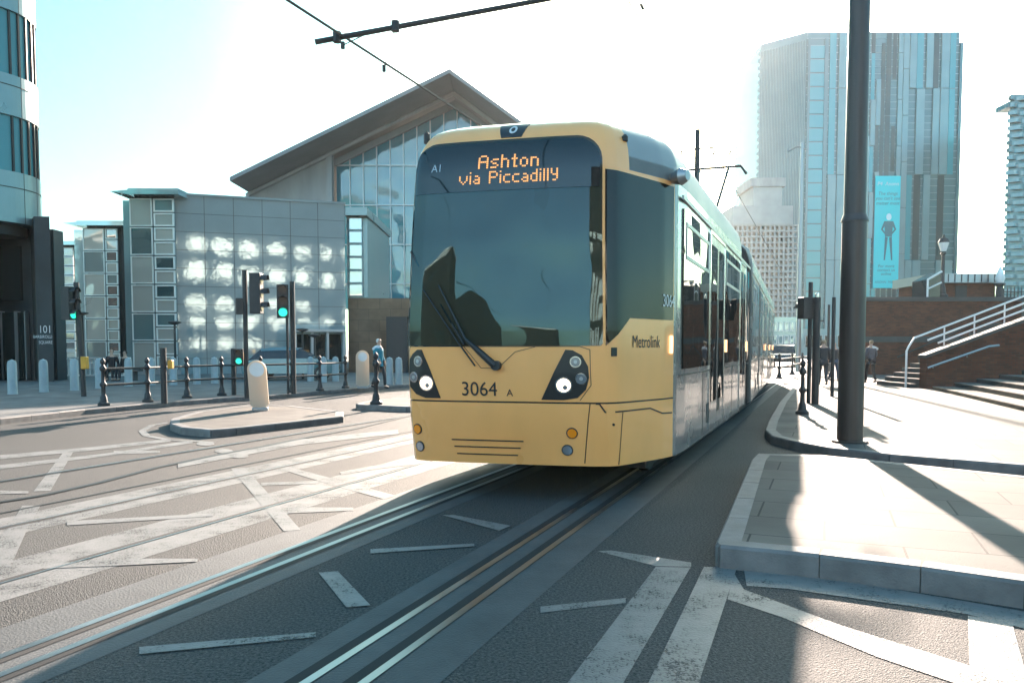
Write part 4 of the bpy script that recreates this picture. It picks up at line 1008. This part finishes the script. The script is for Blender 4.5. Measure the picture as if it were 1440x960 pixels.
# signal 3: left, leaning, seen from behind with faint green
b = base(118, 557); t3 = thing('traffic_signal', b, 'leftmost traffic signal, on a leaning black pole with a yellow push button box', 'traffic light', 'traffic signals')
tp_ = P(107, 397, b[1]); spole(b, tp_.z, .07, 'pole', t3, (tp_.x - b[0], 0))
sig_head(t3, tp_.x - .18, b[1] - .05, hgt(0, 450, b), R(75), n=3, lit=2, w_=.3, h_=.9, d_=.26)
q_ = P(121, 510, b[1]); MB().box(q_.x - .09, q_.x + .06, b[1] - .12, b[1] + .05, q_.z - .17, q_.z + .17).build('push_button_box', M['ylw'], t3, bevel=.02)
# signal 4: right pavement
b = base(1146, 568); t4 = thing('traffic_signal', b, 'traffic signal on the right pavement seen from behind, near the thick pole', 'traffic light', 'traffic signals')
spole(b, hgt(1146, 418, b), .085, 'pole', t4); spole((b[0] - .02, b[1] + .35, .125), hgt(1146, 395, b), .05, 'rear_post', t4)
sig_head(t4, b[0] - .2, b[1] + .1, hgt(0, 448, b), R(195), w_=.34, h_=.5, n=1, d_=.24)
MB().box(b[0], b[0] + .16, b[1] - .03, b[1] + .03, hgt(0, 452, b), hgt(0, 450, b)).build('bracket', M['matt'], t4)
MB().lathe([(0, 0), (.05, 0), (.05, .08), (0, .12)], (b[0], b[1], hgt(1146, 418, b)), 10).build('cap', M['silver2'], t4)
b = base(1170, 557); sp = tag(spole(b, hgt(1170, 418, b), .05, 'thin_post'), 'thin black post on the right pavement between the signal and the thick pole', 'post')
# short control posts with yellow boxes
for px, py, ty, dx, lab in ((231, 567.5, 489, 9, 'short black control post with an orange push button box, left of the kerb crossing'), (329, 555, 490, 10, 'short black control post with an orange push button box beside the side-on signal')):
    b = base(px, py); t = thing('push_button_post', b, lab, 'control post', 'push button posts')
    spole(b, hgt(px, ty, b), .07 if px < 300 else .065, 'post', t)
    q_ = P(px + dx, 513 if px < 300 else 501, b[1] + .1); MB().box(b[0] + .08, q_.x + .06, b[1] + .02, b[1] + .16, q_.z - .09, q_.z + .12).build('push_button_box', M['ylw'], t, bevel=.02)
# ornate cast posts
ORN = [(.0, 0), (.13, 0), (.13, .05), (.085, .09), (.07, .2), (.05, .24), (.045, .42), (.075, .46), (.075, .5), (.042, .54), (.038, .78), (.07, .82), (.07, .87), (.04, .91), (.03, .94), (.055, .98), (.055, 1.03), (.02, 1.08), (0, 1.1)]
def ornpost(loc, name='cast_iron_post', sc=1): return MB().lathe([(r * sc, z * sc) for r, z in ORN], loc, 14).build(name, M['matt'], None, smooth=True)
pg = 'cast iron posts of the kerb railing'
posts = [(146, 570), (208, 565), (263, 559.5), (312, 556), (367, 554), (411, 551.5), (450, 549), (486, 545.5)]
pp = [Vector(base(*p)) for p in posts]
rail = thing('kerb_railing', pp[0], 'black two-rail railing on eight ornate cast posts along the left pavement', 'railing')
for p in pp:
    MB().lathe(ORN, p, 14).build('post', M['matt'], rail, smooth=True)
for a, b in zip(pp, pp[1:]):
    for z in (.84, .47): MB().tube([a + Vector((0, 0, z)), b + Vector((0, 0, z))], .028, 8).build('rail', M['matt'], rail, smooth=True)
b = base(529, 568.5); tag(ornpost(b, sc=1.12), 'lone ornate cast post on the small island beside the tram front', 'post')
b = base(1128, 582); tag(ornpost(b, sc=1.0), 'lone ornate cast post at the corner kerb right of the tram', 'post')
# grey bollards
bg_ = 'pale grey bollards across the left pavement'
BL = [(0, 0), (.14, 0), (.13, .04), (.125, .85), (.1, .95), (.0, 1.0)]
bp_ = [(18, 554), (62, 551), (105, 549), (140, 546), (181, 543), (213, 541), (244, 541), (277, 540), (302, 539), (437, 536), (455, 537), (472, 536), (548, 540), (561, 540)]
labs = ['first pale grey bollard from the left, before the lobby door', 'pale grey bollard before the dark 101 column', 'pale grey bollard just left of the leftmost signal pole']
b0_ = None
for i, (px, py) in enumerate(bp_):
    b = base(px, py)
    lab = labs[i] if i < 3 else ('small pale grey bollard behind the kerb railing' if px < 500 else 'small pale grey bollard behind the lone post by the tram')
    o = MB().lathe(BL, b, 12).build('bollard', M['bollard'], None, smooth=True); tag(o, lab, 'bollard', bg_ if px < 500 else 'grey bollards beside the tram front')
# illuminated keep-left beacons
def beacon(px, py, lab, w_=.38, h_=1.06, z=.12, rz=R(15), tilt=.06):
    b = base(px, py, z); t = thing('traffic_beacon', b, lab, 'traffic beacon', 'white traffic island beacons')
    fr_ = frame(b[0], b[1], math.cos(rz), math.sin(rz)); f2 = lambda v: fr_((v[0] - tilt * (v[2] - z), v[1], v[2]))
    def cap_(y0, y1, g, nm, m, par):
        pts = []
        hw = w_ / 2 - g
        for i in range(15): a = math.pi * i / 14; pts.append((hw * math.cos(a), z + h_ - w_ / 2 + hw * math.sin(a)))
        pts += [(-hw, z + .14), (-hw * .6, z + .07), (hw * .6, z + .07), (hw, z + .14)]
        k = len(pts); return MB().add([f2((x, y, zz)) for y in (y0, y1) for x, zz in pts], [tuple(range(k)), tuple(range(2 * k - 1, k - 1, -1))] + [(i, (i + 1) % k, k + (i + 1) % k, k + i) for i in range(k)]).build(nm, m, par, smooth=True)
    cap_(-.12, .06, 0, 'body', M['beacon'], t); cap_(.065, .1, .002, 'yellow_side', M['beaconside'], t)
    pts = [f2((.15 * math.cos(a), -.124, z + h_ - w_ / 2 + .15 * math.sin(a))) for a in [2 * math.pi * i / 20 for i in range(20)]]
    MB().add(pts, [tuple(range(20))]).build('sign_disc', M['white'], t)
    MB().box(-w_ * .42, w_ * .42, -.14, .14, z, z + .07, fr_).build('foot', M['galv'], t, bevel=.01)
    return t
beacon(366, 577, 'larger leaning white traffic beacon with a yellow side on the near left island')
beacon(510, 546, 'smaller white traffic beacon standing beyond the railing left of the tram', h_=1.25, w_=.42, tilt=0)
# lamp on the terrace
b = (GX(1322, 43), 43, zat(421, YW))
lp = thing('terrace_lamp', b, 'ornate dark lamp post with a white lantern on the terrace above the brick wall', 'street lamp')
ht = zat(331, 43) - b[2]
MB().lathe([(0, 0), (.42, 0), (.42, .15), (.3, .2), (.28, .45), (.2, .5), (.14, .9), (.1, 1.0), (.09, ht - 1.1), (.16, ht - 1.05), (.1, ht - .95)], b, 14).build('post', M['matt'], lp, smooth=True)
ln = MB().lathe([(0, ht - .92), (.14, ht - .92), (.27, ht - .5), (.27, ht - .46)], b, 8).build('lantern', M['white'], lp)
MB().lathe([(.31, ht - .45), (.2, ht - .25), (.08, ht - .18), (.06, ht - .05), (0, ht)], b, 8).build('lantern_cap', M['matt'], ln)
b = (GX(1402, 43), 43, zat(421, YW))
pr_ = thing('terrace_pier', b, 'small stone pier with a pale rounded top at the right end of the kiosk', 'pier')
MB().lathe([(0, 0), (.3, 0), (.3, .25), (.2, .35), (.17, .9), (.28, 1.0), (.28, 1.08), (0, 1.08)], b, 10).build('pedestal', M['darkstone'], pr_)
MB().lathe([(.0, 1.08), (.18, 1.1), (.26, 1.35), (.15, 1.7), (.05, 1.95), (0, 2.0)], b, 12).build('finial', M['white'], pr_, smooth=True)
tf = thing('terrace_fence', (GX(1425, 43), 43, zat(421, YW)), 'short black spiked fence on the terrace at the right edge', 'fence')
zf = zat(421, YW)
for i in range(16):
    xx = GX(1408 + 5 * i, 43); MB().tube([(xx, 43, zf), (xx, 43, zf + .75), (xx, 43, zf + .95)], [.03, .03, .004], 6).build('railing_bar', M['matt'], tf)
MB().box(GX(1408, 43), GX(1484, 43), 42.98, 43.02, zf + .6, zf + .65).build('top_rail', M['matt'], tf)
# small lanterns left, street lamps by the pale building
for px, py, ty, lab in ((529 - 152, 0, 0, ''),): pass
for px, yb, ty, lab in ((426, 34, 465, 'thin dark street lamp behind the green signal'), (443, 35, 473, 'thin dark street lamp right of the green signal, by the building foot'), (247, 33, 455, 'thin dark lamp post in front of the bay windows'), (118, 36, 442, 'thin dark lamp post just right of the leftmost signal')):
    xx = GX(px, yb); z1 = zat(ty, yb); t = thing('street_lamp', (xx, yb, .12), lab, 'street lamp', 'thin dark street lamps')
    MB().tube([(xx, yb, .1), (xx, yb, z1)], [.06, .045], 8).build('post', M['matt'], t, smooth=True)
    MB().lathe([(0, 0), (.06, 0), (.26, .08), (.26, .12), (.1, .16), (0, .16)], (xx, yb, z1 - .05), 12).build('lamp_head', M['matt'], t, smooth=True)
# white barrier at the foot of the left buildings
bf = thing('white_barrier', (GX(120, 37), 37, .12), 'white slatted barrier on the pavement between the dark column and the bay windows', 'barrier')
for i in range(18):
    MB().box(GX(78 + 6 * i, 37), GX(79.4 + 6 * i, 37), 36.97, 37, .14, .98).build('slat', M['white'], bf)
for z in (.14, .95): MB().box(GX(76, 37), GX(184, 37), 36.9, 37.05, z, z + .07).build('rail', M['white'], bf)
# far railing and dark kerb posts at the street end, right of tram
fp = []
for i in range(12):
    Y = 34 + i * 5.0; X = G(1142, 518).x + (Y - G(1142, 518).y) * .47 + .5
    fp.append(Vector((X, Y, .12)))
fr_l = thing('far_kerb_railing', fp[0], 'black post and rail barrier running away along the kerb beside the tram', 'railing')
for p in fp: MB().lathe([(r * 1.3, z) for r, z in ORN], p, 8).build('post', M['matt'], fr_l)
for z in (.85, .5):
    for a, b in zip(fp, fp[1:]): MB().tube([a + Vector((0, 0, z)), b + Vector((0, 0, z))], .035, 5).build('rail', M['matt'], fr_l)
for px, Y, ty in ((1164, 40, 470), (1140, 60, 455)):
    tag(spole((GX(px, Y), Y, .12), zat(ty, Y) + 1.5, .06, 'distant_post'), 'thin dark post far along the right pavement, %s' % ('behind the walkers' if px > 1150 else 'beyond the signal'), 'post')

# ------------------------------------------------------------------ vehicles
def car(name, loc, rz, m, lab, sc=1, lights=False):
    t = thing(name, loc, lab, 'car'); c_, s_ = math.cos(rz), math.sin(rz)
    f = lambda v: Vector((loc[0] + (v[0] * c_ - v[1] * s_) * sc, loc[1] + (v[0] * s_ + v[1] * c_) * sc, loc[2] + v[2] * sc))
    low = [(-2.1, .35), (-2.15, .6), (-2.05, .85), (-1.3, .95), (1.0, .98), (1.85, .85), (2.12, .68), (2.12, .35)]
    cab = [(-1.85, .92), (-1.35, 1.38), (-.6, 1.48), (.35, 1.44), (1.15, .97)]
    def ex(prof, hw0, hw1, nm, m_, par, z0=.35, z1=1.48):
        k = len(prof); hw = lambda z: hw0 + (hw1 - hw0) * (z - z0) / (z1 - z0)
        return MB().add([f((x, sg * hw(z), z)) for sg in (-1, 1) for x, z in prof], [tuple(range(k)), tuple(range(2 * k - 1, k - 1, -1))] + [(i, (i + 1) % k, k + (i + 1) % k, k + i) for i in range(k)]).build(nm, m_, par, bevel=.03, smooth=True)
    bd = ex(low, .88, .82, 'body', m, t, .35, .98); ex(cab, .80, .6, 'cabin', M['darkglass'], t, .92, 1.48)
    ex([(-1.3, 1.41), (-.6, 1.5), (.33, 1.46), (.3, 1.43), (-1.3, 1.38)], .64, .6, 'roof', m, t, 1.38, 1.5)
    for x in (-1.3, 1.35):
        for sg in (-1, 1):
            wh = MB().tube([f((x, sg * .68, .32)), f((x, sg * .9, .32))], .32 * sc, 20).build('wheel', M['rubber'], t, smooth=True)
            MB().tube([f((x, sg * .88, .32)), f((x, sg * .91, .32))], .19 * sc, 14).build('rim', M['silver2'], wh)
    for sg in (-1, 1):
        MB().tube([f((2.06, sg * .62, .7)), f((2.14, sg * .62, .7))], .1 * sc, 10).build('headlight', M['head' if lights else 'clear'], t)
    return t
tealcar = mat('teal_car_paint', (.05, .13, .14), .25, coat=1)
darkcar = mat('dark_car_paint', (.02, .022, .025), .25, coat=1)
car('parked_car', (GX(412, 33), 33, .12), R(8), tealcar, 'pale teal small car parked behind the kerb railing, partly behind the beacon', .9)
bus = car('distant_car', (GX(1103, 62), 62, 0), R(-112), darkcar, 'dark car with headlights on, far down the street beside the tram', 1.15, True)

# ------------------------------------------------------------------ bare tree at the left
tr_ = thing('bare_tree', (GX(78, 38), 38, .1), 'leafless dark tree leaning out beside the dark 101 column', 'tree')
tb = MB(); cb = MB()
def branch(p, d, r, l, depth, mb):
    pts = [p]; rs = [r]; q = p.copy(); dd = d.copy()
    for i in range(4):
        dd = (dd + Vector((random.uniform(-.25, .25), random.uniform(-.25, .25), random.uniform(-.05, .22)))).normalized()
        q = q + dd * l / 4; pts.append(q.copy()); rs.append(r * (1 - .14 * (i + 1)))
    mb.tube(pts, rs, 6)
    if depth > 0:
        for k in range(3 if depth > 1 else 4):
            i = random.choice((2, 3, 4)); a = random.uniform(0, 6.28)
            nd = (dd + Vector((math.cos(a), math.sin(a), .25)) * .8).normalized(); branch(pts[i], nd, rs[i] * .6, l * .72, depth - 1, cb)
branch(Vector((GX(70, 38), 38, .1)), Vector((.1, 0, 1)), .17, 2.6, 4, tb)
tb.build('trunk', M['bark'], tr_, smooth=True); cb.build('crown', M['bark'], tr_)

# ------------------------------------------------------------------ people
def skin_mesh(nodes, edges, m, name, parent, sub=1):
    me = bpy.data.meshes.new(name); L = rootloc(parent)
    me.from_pydata([tuple(Vector(n[0]) - L) for n in nodes], edges, [])
    o = bpy.data.objects.new(name, me); C.objects.link(o)
    md = o.modifiers.new('s', 'SKIN'); md.use_smooth_shade = True
    for i, n in enumerate(nodes):
        sv = me.skin_vertices[0].data[i]; rr = n[1]; sv.radius = rr if isinstance(rr, tuple) else (rr, rr); sv.use_root = (i == 0)
    sb_ = o.modifiers.new('d', 'SUBSURF'); sb_.levels = sub; sb_.render_levels = sub
    dg = bpy.context.evaluated_depsgraph_get(); nm = bpy.data.meshes.new_from_object(o.evaluated_get(dg))
    o.modifiers.clear(); o.data = nm; nm.name = name; nm.materials.clear(); nm.materials.append(m); o.parent = parent
    bpy.data.meshes.remove(me); return o
def person(loc, rz, lab, coat, trousers, hair, h=1.72, pose='walk', bag=None, skirt=False, scarf=None):
    t = thing('person', loc, lab, 'person'); k = h / 1.75; c_, s_ = math.cos(rz), math.sin(rz)
    def W(x, y, z): return (loc[0] + (x * c_ - y * s_) * k, loc[1] + (x * s_ + y * c_) * k, loc[2] + z * k)    # faces local -y
    st_ = .2 if pose == 'walk' else 0
    if pose == 'sit':
        hip, kn, an = .5, [(.1, -.42, .5), (-.1, -.42, .5)], [(.1, -.45, .09), (-.1, -.45, .09)]
    else:
        hip, kn, an = .93, [(.09, -.16 * (st_ > 0) - .02, .5), (-.09, .02, .5)], [(.09, -st_, .09), (-.09, st_ * 1.2, .12)]
    dz = hip - .93; off = (0, 0)
    B = [((0, 0, hip), (.14, .1)), ((0, .0, 1.12 + dz), (.13, .09)), ((0, 0, 1.34 + dz), (.155, .1)), ((0, 0, 1.46 + dz), (.09, .08)), ((0, -.01, 1.54 + dz), .05),
         ((0, -.02, 1.62 + dz), (.07, .08)), ((0, -.02, 1.70 + dz), (.075, .09)), ((0, -.02, 1.75 + dz), (.05, .06)),
         ((.17, 0, 1.41 + dz), .055), ((.235, .05, 1.15 + dz), .042), ((.22, -.1, .93 + dz), .03), ((-.17, 0, 1.41 + dz), .055), ((-.235, -.02, 1.15 + dz), .042), ((-.22, -.2, .97 + dz), .03),
         ((.1, 0, hip - .03), .085), (kn[0], .06), (an[0], .04), ((an[0][0], an[0][1] - .17, .03), .035), ((-.1, 0, hip - .03), .085), (kn[1], .06), (an[1], .04), ((an[1][0], an[1][1] - .17, an[1][2] - .06), .035)]
    E_ = [(0, 1), (1, 2), (2, 3), (3, 4), (4, 5), (5, 6), (6, 7), (3, 8), (8, 9), (9, 10), (3, 11), (11, 12), (12, 13), (0, 14), (14, 15), (15, 16), (16, 17), (0, 18), (18, 19), (19, 20), (20, 21)]
    nb = len(B)
    for hnd, sx_ in ((10, 1), (13, -1)):       # palm, four fingers and a thumb
        hx, hy, hz_ = B[hnd][0]; B.append(((hx, hy - .03, hz_ - .07), (.03, .015))); pi = len(B) - 1; E_.append((hnd, pi))
        for fi, (dx, ln_) in enumerate(((-.026, .06), (-.009, .07), (.009, .068), (.026, .055))):
            B.append(((hx + dx, hy - .045, hz_ - .07 - ln_), .0085)); E_.append((pi, len(B) - 1))
        B.append(((hx - sx_ * .05, hy - .06, hz_ - .07), .01)); E_.append((pi, len(B) - 1))
    rs_ = lambda r: tuple(q * k for q in r) if isinstance(r, tuple) else r * k
    skin_mesh([(W(*p), rs_(r)) for p, r in B], E_, M['skin'], 'body', t)
    # face
    fz = 1.665 + dz
    MB().tube([W(0, -.10, fz + .02), W(0, -.125, fz - .01), W(0, -.10, fz - .025)], [.01 * k, .015 * k, .012 * k], 6).build('nose', M['skin'], t, smooth=True)
    for sx_ in (-1, 1): MB().lathe([(0, -.009), (.01, 0), (0, .009)], W(sx_ * .03, -.103, fz + .025), 6).build('eye', M['ink'], t)
    J = [(B[0][0], (.165, .13)), (B[1][0], (.155, .115)), (B[2][0], (.18, .125)), (B[3][0], (.11, .095)), (B[8][0], .075), (B[9][0], .06), (tuple(a + (b - a) * .9 for a, b in zip(B[9][0], B[10][0])), .046),
         (B[11][0], .075), (B[12][0], .06), (tuple(a + (b - a) * .9 for a, b in zip(B[12][0], B[13][0])), .046), ((0, .0, hip - .14), (.17, .14))]
    je = [(0, 1), (1, 2), (2, 3), (3, 4), (4, 5), (5, 6), (3, 7), (7, 8), (8, 9)]
    if pose != 'sit': je.append((0, 10))
    else: J = J[:10]
    skin_mesh([(W(*p), rs_(r)) for p, r in J], je, cloth(coat), 'jacket', t)
    T = [((0, 0, hip - .02), (.15, .11)), (B[14][0], .1), (B[15][0], .072), (B[16][0], .055), (B[18][0], .1), (B[19][0], .072), (B[20][0], .055)]
    skin_mesh([(W(*p), rs_(r)) for p, r in T], [(0, 1), (1, 2), (2, 3), (0, 4), (4, 5), (5, 6)], cloth(trousers), 'trousers', t)
    for q_ in (16, 20):
        a = B[q_][0]; skin_mesh([(W(a[0], a[1] + .03, a[2] - .02), .05 * k), (W(a[0], a[1] - .08, a[2] - .045), .045 * k), (W(a[0], a[1] - .17, a[2] - .055), .036 * k)], [(0, 1), (1, 2)], cloth((.015, .015, .015)), 'shoe', t)
    skin_mesh([(W(0, .02, 1.60 + dz), .075 * k), (W(0, .02, 1.68 + dz), (.095 * k, .095 * k)), (W(0, .0, 1.76 + dz), (.075 * k, .085 * k))], [(0, 1), (1, 2)], cloth(hair), 'hair', t)
    if scarf: skin_mesh([(W(.1, 0, 1.44 + dz), .07 * k), (W(0, -.07, 1.47 + dz), .07 * k), (W(-.12, 0, 1.44 + dz), .075 * k), (W(0, .08, 1.47 + dz), .07 * k), (W(-.28, .06, 1.38 + dz), .05 * k)], [(0, 1), (1, 2), (2, 3), (2, 4)], cloth(scarf), 'scarf', t)
    if bag:
        p = W(-.27, -.12, .75)
        bo = MB().box(p[0] - .05, p[0] + .05, p[1] - .16, p[1] + .16, p[2] - .2, p[2] + .1).build('shoulder_bag' if bag != 'pack' else 'backpack', cloth(bag if bag != 'pack' else (.5, .5, .48)), None, bevel=.03)
        tag(bo, 'pale bag carried by the walker in dark clothes near the signal pole', 'bag')
        MB().tube([(p[0], p[1] - .1, p[2] + .1), (p[0], p[1], p[2] + .32), (p[0], p[1] + .1, p[2] + .1)], .012, 6).build('strap', M['matt'], bo)
    return t
person(base(1157, 542), R(170), 'walker in a dark coat with a pale bag beside the right signal pole', (.03, .035, .04), (.05, .05, .055), (.35, .25, .17), h=1.62, bag=(.5, .47, .42))
person(base(1172, 536), R(10), 'walker in dark jacket and blue jeans behind the thin black post', (.03, .03, .035), (.06, .09, .13), (.08, .06, .05), h=1.55)
person(base(1224, 538.5), R(185), 'walker with a pale scarf and grey coat before the brick wall', (.09, .09, .1), (.025, .02, .02), (.3, .2, .12), h=1.62, scarf=(.65, .63, .6))
person(base(533, 546), R(60), 'walker in a teal jacket with a pale hat left of the tram', (.02, .22, .28), (.02, .025, .03), (.55, .55, .54), h=1.62, scarf=(.6, .62, .62))
bz = base(165, 535); bench = thing('stone_bench', (bz[0], bz[1] + .15, .12), 'low dark bench with two people sitting on it behind the railing', 'bench')
MB().box(bz[0] - .8, bz[0] + .9, bz[1] - .05, bz[1] + .35, .5, .58).build('seat', M['darkstone'], bench, bevel=.01)
for dx in (-.6, .6): MB().box(bz[0] + dx, bz[0] + dx + .1, bz[1], bz[1] + .3, .12, .499).build('leg', M['darkstone'], bench)
person((bz[0] - .25, bz[1] + .1, .12), R(15), 'seated person in black on the left of the low bench', (.015, .015, .018), (.02, .02, .02), (.02, .018, .015), h=1.7, pose='sit')
person((bz[0] + .3, bz[1] + .1, .12), R(-20), 'seated person in black on the right of the low bench', (.02, .02, .02), (.02, .02, .024), (.02, .018, .015), h=1.6, pose='sit')

# ------------------------------------------------------------------ air
def haze(density):
    m = bpy.data.materials.new('hazy_air'); m.use_nodes = True; n = m.node_tree; n.nodes.clear()
    o = n.nodes.new('ShaderNodeOutputMaterial'); v = n.nodes.new('ShaderNodeVolumePrincipled')
    v.inputs['Color'].default_value = (.86, .93, .94, 1); v.inputs['Density'].default_value = density; v.inputs['Anisotropy'].default_value = .55
    n.links.new(v.outputs[0], o.inputs['Volume'])
    h = MB().box(-1520, 1520, -1520, 1520, -1, 140).build('haze', m); tag(h, None, None, kind='stuff'); h['label'] = 'thin bright haze filling the street in the low sun'
haze(.00014)
